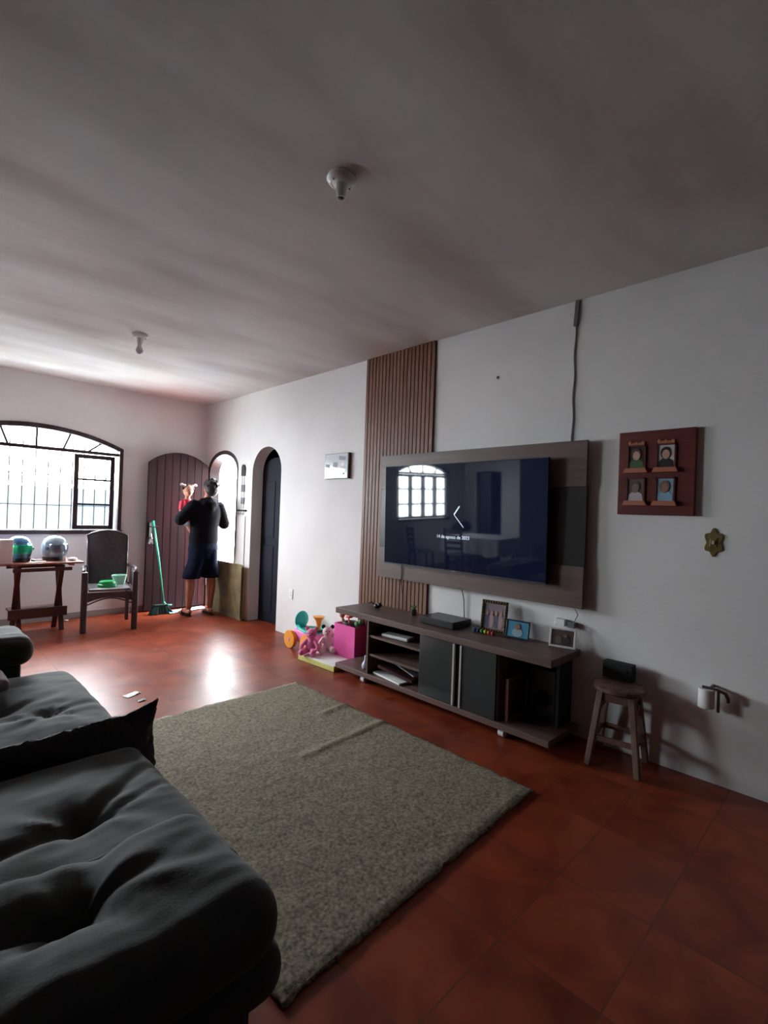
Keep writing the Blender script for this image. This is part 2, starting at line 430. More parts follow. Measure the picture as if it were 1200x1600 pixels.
hd = part_label(h.build('door_handle', M_CHROME, r, smooth=True, autos=True), 'chrome lever handle with lock plate')
k = MB(); k.tube([(x0+.05, yb-.02, 1.03), (x0+.05, yb-.04, .99), (x0+.04, yb-.035, .93)], .004)
k.cbox((x0+.035, yb-.035, .93), (.03, .006, .07), rot('Y', 15)); k.cbox((x0+.065, yb-.03, .92), (.025, .005, .06), rot('Y', -20))
k.ell((x0+.05, yb-.035, .97), .015); k.build('hanging_keys', M_CHROME, hd)
for z in (.35, 1.05, 1.75):
    q = MB(); q.cyl((x1+.004, yb-.006, z-.05), (x1+.004, yb-.006, z+.05), .008, n=8); q.build('hinge', M_BLACK, r)
# dark lining added for the shaded underside of the outer doorway arch
r = struct(empty('shade_lining_1', (W+.1, 6.36, 0)), 'dark arched lining added for the shade inside the open doorway', 'trim')
mb = MB(); N = 24
u0, u1, sp_, apx = D1[0], D1[1], D1[3], D1[4]
us = [u0+(u1-u0)*(.5-.5*math.cos(PI*i/N)) for i in range(N+1)]
cc = (u0+u1)/2
def inn(u):
    return (cc+(u-cc)*.885, arch_z(u, u0, u1, sp_, apx, 'ell')-.055)
for p, q in zip(us[:-1], us[1:]):
    mb.prism([inn(p), inn(q), (q, arch_z(q, u0, u1, sp_, apx, 'ell')-.001), (p, arch_z(p, u0, u1, sp_, apx, 'ell')-.001)], 0, W+.004, W+.15)
mb.box(W+.004, W+.15, u0+.001, u0+.05, 0, sp_); mb.box(W+.004, W+.15, u1-.05, u1-.001, 0, sp_)
mb.build('lining', M_DKWOOD, r)
# inner dark door, set back in the narrow arch
r = struct(empty('door_2', (W+.13, 5.6, 0)), 'dark blue-grey inner door set back in the narrow arched doorway', 'door')
mb = MB(); a, b = 4.94, 5.60
xx = W+.152
K = 16
def z2(u): return arch_z(u, a, b, 1.80, 2.045, 'ell')
top = [(b-(b-a)*k/K, z2(b-(b-a)*k/K)) for k in range(K+1)]
mb.prism([(a, .01), (b, .01)]+top, 0, xx, xx+.035)
for (p, q) in ((a+.05, (a+b)/2-.06), ((a+b)/2+.0, b-.06)):
    mb.box(xx-.008, xx+.01, p, q, .12, .95); mb.box(xx-.008, xx+.01, p, q, 1.05, 1.75)
mb.build('door_leaf', M_NAVYDOOR, r, bevel=.003)
q = MB(); q.ell((xx-.04, 5.02, 1.02), (.02, .02, .02)); q.cyl((xx-.04, 5.02, 1.02), (xx, 5.02, 1.02), .008, n=8); q.build('door_knob', M_BRASS, r, smooth=True)
# door in the dining end doorway (mirrored in the TV)
r = struct(empty('door_3', (XL-.1, 6.3, 0)), 'half open dark door of the dining end, mirrored in the television', 'door')
mb = MB(); mb.box(XL-.13, XL-.09, 6.22, 6.55, .01, 2.08); mb.build('door_leaf', M_DKCHAIR, r)

# particle board barrier across the doorway
mb = MB(); z = .695
pl = [(5.60, .0), (6.52, .0), (6.52, z), (5.64, z), (5.61, z-.015), (5.60, z-.04)]
mb.prism(pl, 0, W-.075, W-.055)
bd = mb.build('particle_board', M_PLY, None, bevel=.002)
tag(bd, 'low stained particle board standing across the bright open doorway', 'board')
q = MB(); q.bar((W-.078, 5.607, .02), (W-.078, 5.607, .66), .012, .006, up=(1, 0, 0)); q.build('edge_strip', M_BLACK, bd)

# hanging ornament between the doorways
r = empty('key_hanger', (W, 5.79, 1.35), 'dark narrow ornament with keys hanging on the wall between the two doorways', 'wall hanging')
m = MB(); m.box(W-.012, W-.001, 5.74, 5.83, 1.82, 1.93); m.lathe((W-.006, 5.785, 1.93), [(.0, -.012), (.035, -.01), (.035, .01), (0, .012)], 16, Matrix.Rotation(PI/2, 3, 'Y'))
m.build('top_plaque', M_BLACK, r)
for i, (z, hh) in enumerate(((1.66, .09), (1.50, .08))):
    m = MB(); m.box(W-.010, W-.001, 5.745, 5.825, z-hh/2, z+hh/2); m.build('lower_plaque', M_GREY, r)
m = MB(); m.tube([(W-.006, 5.76, 1.83), (W-.006, 5.76, 1.40)], .002); m.tube([(W-.006, 5.81, 1.83), (W-.006, 5.81, 1.40)], .002); m.build('cord', M_BLACK, r)
m = MB(); m.box(W-.03, W-.001, 5.68, 5.89, 1.365, 1.385); m.build('hook_bar', M_BLACK, r)
for y in (5.72, 5.785, 5.85):
    m = MB(); m.tube([(W-.02, y, 1.37), (W-.02, y, 1.33), (W-.035, y, 1.325), (W-.04, y, 1.34)], .003, 6); m.build('hook', M_BLACK, r)
# white panel standing in for the brightly lit strip of wall under the ornament
m = MB(); m.box(W-.012, W-.001, 5.70, 5.88, .55, 1.30)
tag(m.build('lit_wall_strip', M_PAPER), 'narrow white panel added for the lit strip of wall between the doorways, above the board', 'sheet')

# ------------------------------------------------------------------ TV wall
# slatted panel
mb = MB(); y0, y1 = 2.655, 3.50
mb.box(W-.010, W-.001, y0, y1, .0, H-.002, 1)
n = 19; p = (y1-y0)/n
for i in range(n):
    mb.box(W-.020, W-.009, y0+i*p+.004, y0+(i+1)*p-.007, 0, H-.002, 0)
tag(mb.build('slat_panel', [M_SLAT, mat('slat_gap', (84, 52, 34), .8)]), 'tall narrow panel of ribbed brown wood slats, floor to ceiling', 'wall panel')

# TV back panel
r = empty('television_backboard', (W, 2.26, .83), 'wide brown wall panel with grey middle band behind the television', 'wall panel')
m = MB(); m.box(W-.065, W-.045, 1.33, 3.20, 1.62, 1.92); m.build('upper_board', M_PANEL, r, bevel=.002)
m = MB(); m.box(W-.065, W-.045, 1.33, 3.20, .835, 1.105); m.build('lower_board', M_PANEL, r, bevel=.002)
m = MB(); m.box(W-.055, W-.035, 1.33, 3.20, 1.10, 1.625); part_label(m.build('middle_band', M_PANELG, r), 'dark grey recessed band')
for y in (1.5, 2.3):
    m = MB(); m.box(W-.036, W-.001, y-.03, y+.03, .88, 1.88); m.build('batten', M_PANEL, r)

# television, tilted slightly forward
tl = 1.5
T = Matrix.Translation((3.065, 2.305, 1.392)) @ Matrix.Rotation(math.radians(-tl), 4, 'Y')
r = empty('television', (3.09, 2.305, 1.39), 'large flat television mounted on the brown panel, showing a clock', 'television')
m = MB(T); m.box(.0, .030, -.757, .757, -.421, .421); m.box(.028, .06, -.45, .45, -.36, .12)
m.build('casing', M_TVB, r, bevel=.003)
m = MB(T); m.box(-.0012, .0005, -.750, .750, -.410, .415); m.build('screen', M_TV, r)
m = MB(T); m.box(-.003, .0, -.757, .757, -.421, -.411); part_label(m.build('bottom_bezel', mat('bezel_grey', (60, 62, 70), .3), r), 'grey lower bezel')
m = MB(T); m.box(-.0045, -.003, -.02, .02, -.419, -.413); part_label(m.build('maker_mark', M_CHROME, r), 'tiny bright mark')
m = MB(T); m.cbox((.0655, -.0, -.03), (.010, .3, .2)); m.build('wall_bracket', M_BLACKM, r)
# clock hands on the screen
def on_screen(name, p, q, w, mt):
    m = MB(T); m.bar((-.002, p[0], p[1]), (-.002, q[0], q[1]), w, .0012, up=(1, 0, 0)); return m.build(name, mt, r)
hb = (.005, .020)
on_screen('hour_hand', hb, (-.045, .085), .010, M_LIT)
on_screen('minute_hand', hb, (-.085, -.075), .0045, M_LIT)
fc = bpy.data.curves.new('date_text', 'FONT'); fc.body = '14 de agosto de 2023'; fc.size = .036; fc.align_x = 'CENTER'; fc.extrude = .0004
tmp = bpy.data.objects.new('date_curve', fc); COL.objects.link(tmp)
bpy.context.view_layer.update()
tme = bpy.data.meshes.new_from_object(tmp.evaluated_get(bpy.context.evaluated_depsgraph_get()))
bpy.data.objects.remove(tmp)
tme.materials.clear(); tme.materials.append(M_LIT)
to = bpy.data.objects.new('date_text', tme); COL.objects.link(to); to.parent = r
Rm = T @ Matrix.Translation((-.0022, .015, -.165)) @ Matrix(((0, 0, -1, 0), (-1, 0, 0, 0), (0, 1, 0, 0), (0, 0, 0, 1)))
to.matrix_local = Matrix.Translation(-r.location) @ Rm
# its cable
m = MB(); m.tube([(W-.075, 2.90, .99), (W-.072, 2.90, .90), (W-.070, 2.905, .83), (W-.035, 2.91, .70), (W-.035, 2.91, .58)], .004, 6)
m.build('power_cable', M_BLACK, r)
m = MB(); m.tube([(W-.03, 2.30, .86), (W-.015, 2.28, .75), (W-.014, 2.27, .58)], .004, 6); m.build('signal_cable', M_BLACK, r)

# surface cable from the ceiling
m = MB(); pts = []
for i in range(24):
    z = H-.005-(H-1.93)*i/23; pts.append((W-.006, 1.462+.004*math.sin(i*.9), z))
m.tube(pts, .005, 6)
wc = m.build('wall_cable', mat('dusty_cable', (120, 116, 114), .7), None)
tag(wc, 'thin grey cable running down the white wall from the ceiling to the television panel', 'cable')
m = MB(); m.bar((W-.009, 1.452, H-.004), (W-.009, 1.462, H-.17), .026, .016, up=(1, 0, 0)); m.build('cable_cover', mat('dusty_cover', (110, 104, 102), .7), wc)
m = MB(); m.ell((W-.003, 2.054, 2.453), (.005, .012, .012))
tag(m.build('wall_nail', M_GREY), 'small nail in the white wall above the television', 'nail')

# small glossy picture
r = empty('wall_picture', (W, 3.88, 1.87), 'small pale picture on the white wall left of the slatted panel', 'picture')
m = MB(); m.box(W-.035, W-.001, 3.70, 4.065, 1.735, 1.99); m.build('block', [mat('picture_edge', (74, 62, 64), .5)], r)
m = MB(); m.box(W-.0365, W-.0345, 3.712, 4.06, 1.74, 1.985, 0)
for (a, b, c_, d, k) in ((3.98, 4.055, 1.85, 1.885, 1), (3.86, 3.93, 1.85, 1.90, 1), (3.74, 3.84, 1.92, 1.955, 1), (3.74, 3.90, 1.80, 1.84, 2), (3.76, 3.80, 1.86, 1.90, 2), (3.75, 3.775, 1.775, 1.79, 1)):
    m.cbox((W-.0372, (a+b)/2, (c_+d)/2), (.001, b-a, d-c_), rot('X', 8), k)
part_label(m.build('printed_face', [mat('pale_print', (214, 220, 226), .08), M_GREY, mat('print_pink', (206, 190, 196), .2)], r), 'glossy pale print')

# wooden frame with four photographs
def flat_disc(m, x, y, z, ry, rz, mi, th=.002, n=18):
    m.prism([(y+ry*math.cos(2*PI*i/n), z+rz*math.sin(2*PI*i/n)) for i in range(n)], 0, x-th, x, mi)
r = empty('photo_board', (W, .94, 1.7), 'square red-brown wooden board with four small portrait photographs', 'picture frame')
m = MB(); m.box(W-.03, W-.001, .735, 1.15, 1.45, 1.95, 0)
m.build('board', [M_REDWOOD], r, bevel=.004)
X = W-.030
port = [(1.045, 1.795, (60, 42, 40), (76, 104, 66), (196, 158, 138), (90, 66, 60)), (.885, 1.795, (196, 190, 194), (36, 30, 34), (190, 150, 132), (40, 30, 32)),
        (1.045, 1.60, (104, 84, 82), (190, 178, 184), (132, 108, 100), (90, 78, 76)), (.885, 1.60, (132, 168, 190), (140, 176, 196), (150, 112, 96), (120, 92, 80))]
for i, (cy, cz, bg, cl, sk, hr) in enumerate(port):
    m = MB(); m.box(X-.010, X+.001, cy-.052, cy-.044, cz-.07, cz+.07); m.box(X-.010, X+.001, cy+.044, cy+.052, cz-.07, cz+.07); m.box(X-.010, X+.001, cy-.052, cy+.052, cz+.062, cz+.07)
    m.build('niche_rim', M_REDWOOD, r)
    m = MB(); m.box(X-.003, X+.001, cy-.044, cy+.044, cz-.07, cz+.062, 0)
    m.prism([(cy-.042, cz-.068), (cy+.042, cz-.068), (cy+.036, cz-.03), (cy+.015, cz-.012), (cy-.015, cz-.012), (cy-.036, cz-.03)], 0, X-.005, X-.003, 1)
    flat_disc(m, X-.005, cy+.002, cz+.016, .027, .036, 3); flat_disc(m, X-.006, cy, cz+.008, .020, .027, 2)
    nm = 'p%d' % i
    m.build('portrait_photo', [mat('photo_back'+nm, bg, .4), mat('photo_cloth'+nm, cl, .4), mat('photo_skin'+nm, sk, .4), mat('photo_hair'+nm, hr, .4)], r)
    m = MB(); m.prism([(cy-.068, cz-.095), (cy+.068, cz-.095), (cy+.055, cz-.068), (cy-.055, cz-.068)], 0, X-.028, X+.001); m.build('ledge', M_LTWOOD, r)
for cy in (1.045, .885):
    m = MB(); ys = cy-.042
    for k, hh in enumerate((.026, .016, .02, .014, .022)):
        m.ell((X-.006, cy+.036-k*.018, 1.878+(hh-.018)*.3), (.005, .011, hh/2), n=10, m=6)
    m.box(X-.010, X-.002, cy-.044, cy+.044, 1.867, 1.875)
    m.build('carved_name_tag', M_LTWOOD, r)

# brass switch plate
r = empty('light_switch', (W, .643, 1.31), 'ornate aged brass light switch plate right of the photo board', 'light switch')
pl = []
for i in range(48):
    t = 2*PI*i/48; rr = 1+.16*math.cos(6*t); pl.append((.643+.043*rr*math.sin(t), 1.308+.070*(1+.14*math.cos(6*t))*math.cos(t)))
m = MB(); m.prism(pl, 0, W-.008, W-.001); m.build('plate', M_BRASS, r, bevel=.003)
m = MB(); m.box(W-.012, W-.006, .626, .660, 1.283, 1.333); m.build('inner_plate', M_BRASS, r, bevel=.002)
m = MB(); m.box(W-.020, W-.010, .637, .649, 1.298, 1.318); part_label(m.build('toggle', mat('ivory', (190, 176, 140), .5), r), 'ivory toggle')
# outlet
r = empty('wall_socket', (W, 4.637, .465), 'faint white socket low on the white wall between the dark doorway and the toy car', 'socket')
m = MB(); m.box(W-.008, W-.001, 4.60, 4.67, .41, .52); m.build('plate', M_WHITE, r, bevel=.003)
for z in (.45, .48): m = MB(); m.cyl((W-.0095, 4.635, z), (W-.007, 4.635, z), .005, n=8); m.build('socket_hole', M_GREY, r)

# bracket with white roll
r = empty('roll_holder', (W, .62, .47), 'white roll on a small dark hooked bracket low on the wall right of the stool', 'roll holder')
m = MB(); m.lathe((W-.065, .64, .472), [(.014, -.050), (.038, -.050), (.038, .050), (.014, .050)], 24, Matrix.Rotation(PI/2, 3, 'X') @ Matrix.Rotation(PI/2, 3, 'X') if False else Matrix.Identity(3))
m.build('paper_roll', M_WHITE, r, smooth=True, autos=True)
m = MB(); m.cyl((W-.065, .64, .41), (W-.065, .64, .53), .008, n=8)
m.bar((W-.065, .585, .53), (W-.065, .585, .41), .012, .012); m.bar((W-.065, .66, .528), (W-.065, .585, .528), .012, .012)
m.tube([(W-.065, .585, .525), (W-.06, .555, .515), (W-.055, .545, .49), (W-.055, .543, .47)], .009, 8); m.bar((W-.065, .62, .53), (W, .62, .53), .012, .012)
m.build('bracket', mat('dark_brown_metal', (60, 46, 44), .5), r)

# ------------------------------------------------------------------ TV stand
r = empty('television_stand', (2.98, 2.34, 0), 'long low brown television stand with two dark grey doors and open bays', 'television stand')
Ya, Yb_, Xa, Xb = 1.345, 3.335, 2.775, 3.175
ZT0, ZT1, ZB0, ZB1 = .525, .572, .055, .095
m = MB(); m.box(Xa, Xb, Ya, Yb_, ZT0, ZT1); m.build('top_board', M_PANEL, r, bevel=.003)
m = MB(); m.box(Xa, Xb, Ya, Yb_-.02, ZB0, ZB1); m.build('bottom_board', M_PANEL, r, bevel=.003)
for y, xf in ((2.93, Xa+.01), (2.37, Xa+.02), (1.715, Xa+.02)):
    m = MB(); m.box(xf, Xb, y-.009, y+.009, ZB1, ZT0); m.build('upright_panel', M_PANEL, r)
m = MB(); m.box(Xb-.012, Xb, Ya+.05, 2.93, ZB1, ZT0); part_label(m.build('back_panel', mat('dark_back', (48, 38, 38), .6), r), 'dark brown back')
m = MB(); m.box(Xa+.22, Xb, Ya+.05, Ya+.07, ZB1, ZT0); m.build('rear_support', M_BLACKM, r)
for z in (.40, .25):
    m = MB(); m.box(Xa+.02, Xb-.01, 2.379, 2.921, z-.009, z+.009); m.build('shelf', M_PANEL, r)
for a, b, hy in ((2.065, 2.365, 2.055), (1.72, 1.985, 1.995)):
    m = MB(); m.box(Xa+.006, Xa+.022, a, b, ZB1+.002, ZT0-.002); dr = part_label(m.build('door', M_DOORG, r), 'dark grey glossy door')
    m = MB(); m.box(Xa-.002, Xa+.018, hy-.007, hy+.007, ZB1+.004, ZT0-.004); part_label(m.build('door_handle', mat('satin_silver', (196, 190, 186), .35, metal=.3), dr), 'full height chrome edge pull')
m = MB(); m.box(Xa+.024, Xa+.034, 1.98, 2.07, ZB1, ZT0); m.build('centre_gap_shade', M_BLACKM, r)  # black strip put in for the shade of the gap between the doors
for (x, y) in ((Xa+.05, 2.99), (Xa+.05, 1.68), (Xb-.05, 2.99), (Xb-.05, 1.68)):
    m = MB(); m.cyl((x-.006, y-.02, .027), (x-.006, y+.02, .027), .026, n=18, mi=1); m.cbox((x, y, .045), (.03, .05, .022), None, 0); m.box(x-.03, x+.03, y-.03, y+.03, .05, .056, 0)
    m.build('caster', [M_BLACK, M_WHITE], r)

# black speaker box in the open bay
r = empty('speaker_box', (3.0, 1.47, .095), 'black box shaped speaker in the open right bay of the television stand', 'speaker')
m = MB(); m.box(3.02, 3.155, 1.43, 1.60, .096, .43); m.build('cabinet', M_BLACK, r, bevel=.005)
m = MB(); m.cyl((3.021, 1.515, .24), (3.014, 1.515, .24), .06, n=24); m.lathe((3.014, 1.515, .24), [(.05, 0), (.03, -.004), (.012, .002)], 24, Matrix.Rotation(-PI/2, 3, 'Y')); m.build('cone', M_BLACKM, r)
m = MB(); m.tube([(3.0, 1.60, .15), (2.93, 1.62, .12), (2.90, 1.57, .103), (2.93, 1.50, .102), (2.99, 1.46, .102)], .004, 6); m.build('cable', M_BLACK, r)
m = MB(); fr = (1.655, 1.675)
m.box(2.83, 2.85, fr[0], fr[1], .096, .37); m.box(3.08, 3.10, fr[0], fr[1], .096, .37); m.box(2.85, 3.08, fr[0], fr[1], .35, .37); m.box(2.85, 3.08, fr[0], fr[1], .096, .116)
tag(m.build('picture_holder', mat('pinkish_wood', (126, 92, 84), .5)), 'empty wooden frame standing inside the open right bay of the stand', 'frame')

# items on the stand top
r = empty('black_gadget', (3.03, 3.07, ZT1), 'small black gadget on the left end of the stand top', 'gadget')
m = MB(); m.ell((3.03, 3.08, ZT1+.022), (.03, .035, .022)); m.cbox((3.03, 3.05, ZT1+.035), (.03, .03, .025), rot('X', 30)); m.build('body', M_BLACK, r, smooth=True)
m = MB(); m.tube([(3.02, 3.11, ZT1+.03), (3.01, 3.13, ZT1+.055), (3.0, 3.15, ZT1+.04)], .006); m.build('strap', M_BLACK, r)
r = empty('small_jar', (3.08, 2.71, ZT1), 'small dark jar with a sprig in front of the slatted panel', 'jar')
m = MB(); m.lathe((3.08, 2.70, ZT1), [(.022, 0), (.028, .02), (.026, .045), (.02, .05)], 16); m.build('pot', mat('smoky_glass', (70, 62, 52), .2), r, smooth=True, autos=True)
m = MB()
for a in range(7):
    t = a*.9; m.tube([(3.08, 2.70, ZT1+.04), (3.08+.015*math.cos(t), 2.70+.02*math.sin(t), ZT1+.07), (3.08+.03*math.cos(t), 2.70+.04*math.sin(t), ZT1+.085)], [.003, .004, .001], 5)
m.build('sprig', M_OLIVE, r)
# receiver box
r = empty('receiver_box', (3.03, 2.40, ZT1), 'flat black receiver box lying on the stand top below the television', 'receiver')
m = MB(); m.box(2.91, 3.14, 2.17, 2.49, ZT1+.004, ZT1+.055); m.build('casing', M_BLACK, r, bevel=.004)
for x in (2.93, 3.11):
    for y in (2.20, 2.46): m = MB(); m.cyl((x, y, ZT1), (x, y, ZT1+.006), .008, n=8); m.build('rubber_foot', M_BLACKM, r)

def stand_frame(name, c, wd, ht, yaw, lean, mts, label, rim=.02, scene='people'):
    T = Matrix.Translation(c) @ Matrix.Rotation(math.radians(yaw), 4, 'Z') @ Matrix.Rotation(math.radians(lean), 4, 'Y')
    r = empty(name, c, label, 'photo frame')
    m = MB(T); m.box(-.006, .006, -wd/2, wd/2, 0, rim); m.box(-.006, .006, -wd/2, wd/2, ht-rim, ht); m.box(-.006, .006, -wd/2, -wd/2+rim, rim, ht-rim); m.box(-.006, .006, wd/2-rim, wd/2, rim, ht-rim)
    m.build('rim', mts[0], r, bevel=.002)
    m = MB(T); m.box(-.002, .004, -wd/2+rim, wd/2-rim, rim, ht-rim, 0); iw, ih = wd-2*rim, ht-2*rim; cz = ht/2
    if scene == 'one':
        flat_disc(m, -.002, 0, cz-.2*ih, iw*.26, ih*.28, 1); flat_disc(m, -.004, 0, cz+.17*ih, iw*.13, ih*.2, 2)
    elif scene == 'group':
        for k in range(4):
            y = (k-1.5)*iw*.22; flat_disc(m, -.002, y, cz-.18*ih, iw*.13, ih*.28, 1+(k % 2)*2); flat_disc(m, -.004, y, cz+.12*ih, iw*.06, ih*.10, 2)
    else:
        flat_disc(m, -.002, -iw*.15, cz-.15*ih, iw*.2, ih*.3, 1); flat_disc(m, -.004, -iw*.12, cz+.15*ih, iw*.09, ih*.13, 2)
        flat_disc(m, -.002, iw*.2, cz-.15*ih, iw*.15, ih*.26, 3)
    m.build('photograph', mts[1:], r)
    m = MB(T); m.bar((.006, 0, ht*.6), (.006+ht*.30, 0, .012), .03, .003, up=(0, 1, 0)); m.build('easel_back', M_BLACKM, r)
    return r, T
r, T = stand_frame('framed_photo', (3.10, 1.955, ZT1+.003), .20, .225, 8, 8, [M_GOLD, mat('ph1a', (150, 140, 146), .12), mat('ph1b', (190, 160, 166), .12), mat('ph1c', (196, 158, 140), .12), mat('ph1d', (110, 112, 128), .12)],
    'tall beaded gold photo frame showing a group, left of the blue photograph', .022, 'group')
m = MB(T)
for i in range(10):
    for z in (.011, .214): m.ell((-.009, -.09+.02*i, z), .009, n=8, m=6)
for i in range(9):
    for y in (-.089, .089): m.ell((-.009, y, .03+.02*i), .009, n=8, m=6)
m.build('beading', M_GOLD, r, smooth=True)
stand_frame('framed_photo', (3.07, 1.745, ZT1+.003), .17, .125, 6, 12, [mat('navy_rim', (34, 44, 54), .3), mat('ph2a', (84, 150, 178), .12), mat('ph2b', (150, 176, 186), .12), mat('ph2c', (150, 116, 104), .12), M_GREY],
    'small dark rimmed photo frame with a pale blue photograph', .010, 'one')
stand_frame('framed_photo', (3.10, 1.435, ZT1+.003), .165, .125, 14, 12, [M_WHITE, mat('ph3a', (104, 92, 90), .12), mat('ph3b', (84, 78, 80), .12), mat('ph3c', (140, 118, 108), .12), mat('ph3d', (128, 116, 110), .12)],
    'white rimmed photo frame with a dim brown photograph at the right end of the stand', .013, 'two')
r = empty('toy_blocks', (3.0, 1.98, ZT1), 'row of small coloured beads at the foot of the gold photo frame', 'beads', None)
for i, cl in enumerate(((60, 90, 150), (40, 60, 110), (60, 150, 60), (170, 190, 60), (200, 90, 50), (170, 60, 60))):
    m = MB(); m.ell((3.015, 2.05-.03*i, ZT1+.0155), .015, n=10, m=8); m.build('bead', mat('bead%d' % i, cl, .4), r, smooth=True)
# adapter and figures behind the white frame
m = MB(); m.box(W-.05, W-.001, 1.385, 1.43, .70, .735); m.tube([(W-.02, 1.40, .73), (W-.03, 1.37, .79), (W-.03, 1.40, .84)], .003, 6)
tag(m.build('plug_adapter', M_GREY), 'grey plug adapter with a lead on the wall behind the white photo frame', 'plug')
m = MB(); m.box(W-.045, W-.001, 1.45, 1.52, .70, .745)
tag(m.build('socket_box', M_WHITE, None, bevel=.004), 'small white socket box on the wall behind the white photo frame', 'socket')

# shelf contents
m = MB(); m.cbox((2.90, 2.70, .4105+.012), (.10, .26, .024), rot('Z', 6)); 
tag(m.build('white_console', M_WHITE, None, bevel=.008), 'slim white box lying on the upper shelf of the television stand', 'box')
m = MB(); m.cbox((2.90, 2.71, .105), (.20, .34, .014), rot('Z', -8)); tag(m.build('paper_stack', M_PAPER), 'white stack of papers on the bottom board of the stand', 'papers')
m = MB(); T = Matrix.Translation((2.92, 2.66, .166)) @ Matrix.Rotation(math.radians(8), 4, 'X') @ Matrix.Rotation(math.radians(6), 4, 'Z')
m = MB(T); m.box(-.10, .10, -.17, .17, -.022, .0, 0); m.box(-.095, .09, -.165, .165, -.018, -.004, 1)
tag(m.build('dark_book', [mat('maroon_cover', (62, 30, 34), .4), M_PAPER]), 'dark maroon book leaning on the papers in the stand', 'book')
T = Matrix.Translation((2.95, 2.58, .192)) @ Matrix.Rotation(math.radians(9), 4, 'X') @ Matrix.Rotation(math.radians(-10), 4, 'Z')
m = MB(T); m.box(-.09, .09, -.13, .13, -.005, .005); tag(m.build('grey_magazine', mat('grey_cover', (130, 128, 130), .4)), 'grey magazine lying on top of the maroon book', 'magazine')
m = MB(); m.lathe((2.86, 3.02, ZB1+.001), [(.03, 0), (.034, .03), (.026, .05), (.012, .07), (.012, .10), (.009, .11)], 16)
tag(m.build('small_bottle', mat('pale_lilac_plastic', (196, 200, 222), .4), None, smooth=True), 'small pale bottle on the stand beside the pink bin', 'bottle')

# ------------------------------------------------------------------ toys
m = MB(); T = Matrix.Translation((2.92, 3.60, 0)) @ Matrix.Rotation(math.radians(2), 4, 'Z')
m = MB(T); m.box(-.15, .27, -.26, .25, .001, .045, 1); m.box(-.148, .268, -.258, .248, .045, .052, 0)
tag(m.build('flat_box', [M_PAPER, mat('yellow_green_edge', (206, 204, 120), .6)], None, bevel=.003), 'flat white box with a yellow edge lying on the floor under the toys', 'box')
# pink storage bin
r = empty('storage_bin', (3.1, 3.5, .053), 'pink fabric storage bin full of toys at the left end of the stand', 'bin')
bx0, bx1, by0, by1, bz0, bz1 = 3.02, 3.175, 3.345, 3.64, .0535, .352
m = MB(); t = .008
m.box(bx0, bx0+t, by0, by1, bz0, bz1); m.box(bx1-t, bx1, by0, by1, bz0, bz1); m.box(bx0+t, bx1-t, by0, by0+t, bz0, bz1); m.box(bx0+t, bx1-t, by1-t, by1, bz0, bz1); m.box(bx0+t, bx1-t, by0+t, by1-t, bz0, bz0+.01)
m.build('bin_wall', M_PINK, r, bevel=.002)
m = MB(); m.box(bx0+.03, bx0+.20, by1+.001, by1+.004, .3, .33); m.build('handle_strip', M_PINK3, r)
m = MB(); m.lathe((3.097, 3.50, .285), [(.05, 0), (.066, .08), (.068, .085), (.068, .09), (.062, .088), (.04, .01)], 20); tag(m.build('grey_tub', M_GREY, None, smooth=True), 'grey plastic tub in the mouth of the pink bin', 'tub')
r = empty('doll', (3.08, 3.58, .38), 'small doll with brown hair poking out of the pink bin', 'doll')
m = MB(); m.ell((3.08, 3.60, .425), (.028, .028, .032)); m.caps([((3.08, 3.595, .39), .012), ((3.09, 3.585, .355), .018)]); m.build('body', M_SKIN2, r, smooth=True)
m = MB(); m.ell((3.087, 3.603, .435), (.03, .031, .03)); m.build('hair', mat('doll_hair', (150, 70, 50), .8), r, smooth=True)
m = MB(); m.ell((3.09, 3.50, .425), (.03, .05, .020), rot('X', -14)); m.cyl((3.07, 3.50, .42), (3.05, 3.45, .34), .008, n=8)
tag(m.build('orange_toy', mat('red_orange_plastic', (226, 84, 60), .4), None, smooth=True), 'red-orange plastic toy on top of the pile in the pink bin', 'toy')
m = MB(); m.ell((3.10, 3.40, .365), (.03, .035, .03)); m.ell((3.10, 3.37, .39), (.012, .02, .03), rot('X', 25))
tag(m.build('green_toy', M_OLIVE, None, smooth=True), 'green toy near the right edge of the pink bin', 'toy')

# ride-on toy car
r = empty('toy_car', (3.03, 4.06, 0), 'pink and turquoise toy car with orange wheels against the white wall', 'toy car')
m = MB()
secs = [(-.19, .085, .19, .055), (-.15, .075, .215, .085), (0, .07, .185, .095), (.12, .075, .19, .09), (.19, .09, .18, .06)]
def carsec(y, z0, z1, hw): return [(3.05-hw, y, z0), (3.05+hw, y, z0), (3.05+hw, y, z1), (3.05-hw, y, z1)]
vs = []; fs = []
for i, (y, z0, z1, hw) in enumerate(secs): vs += carsec(4.07+y, z0, z1, hw)
for i in range(4):
    for j in range(4): fs.append((i*4+j, i*4+(j+1) % 4, (i+1)*4+(j+1) % 4, (i+1)*4+j))
fs += [(0, 1, 2, 3), (19, 18, 17, 16)]
m.add(vs, fs); m.build('body', M_PINK3, r, bevel=.012, smooth=True)
m = MB(); m.tube([(3.05+.10*math.cos(t), 4.05+.17*math.sin(t), .205-.015*math.sin(2*t)) for t in [2*PI*i/20 for i in range(20)]], .016, 8, closed=True)
m.box(2.98, 3.12, 3.95, 4.17, .185, .20); m.build('seat_rim', M_TEAL, r, smooth=True, autos=True)
m = MB(); m.ell((3.05, 4.205, .275), (.085, .022, .09)); m.build('backrest', M_TEAL, r, smooth=True)
m = MB(); m.lathe((3.05, 3.92, .20), [(.022, 0), (.018, .06), (.03, .11), (.058, .15), (.062, .155), (.0, .158)], 18); m.build('steering_horn', M_ORANGE, r, smooth=True, autos=True)
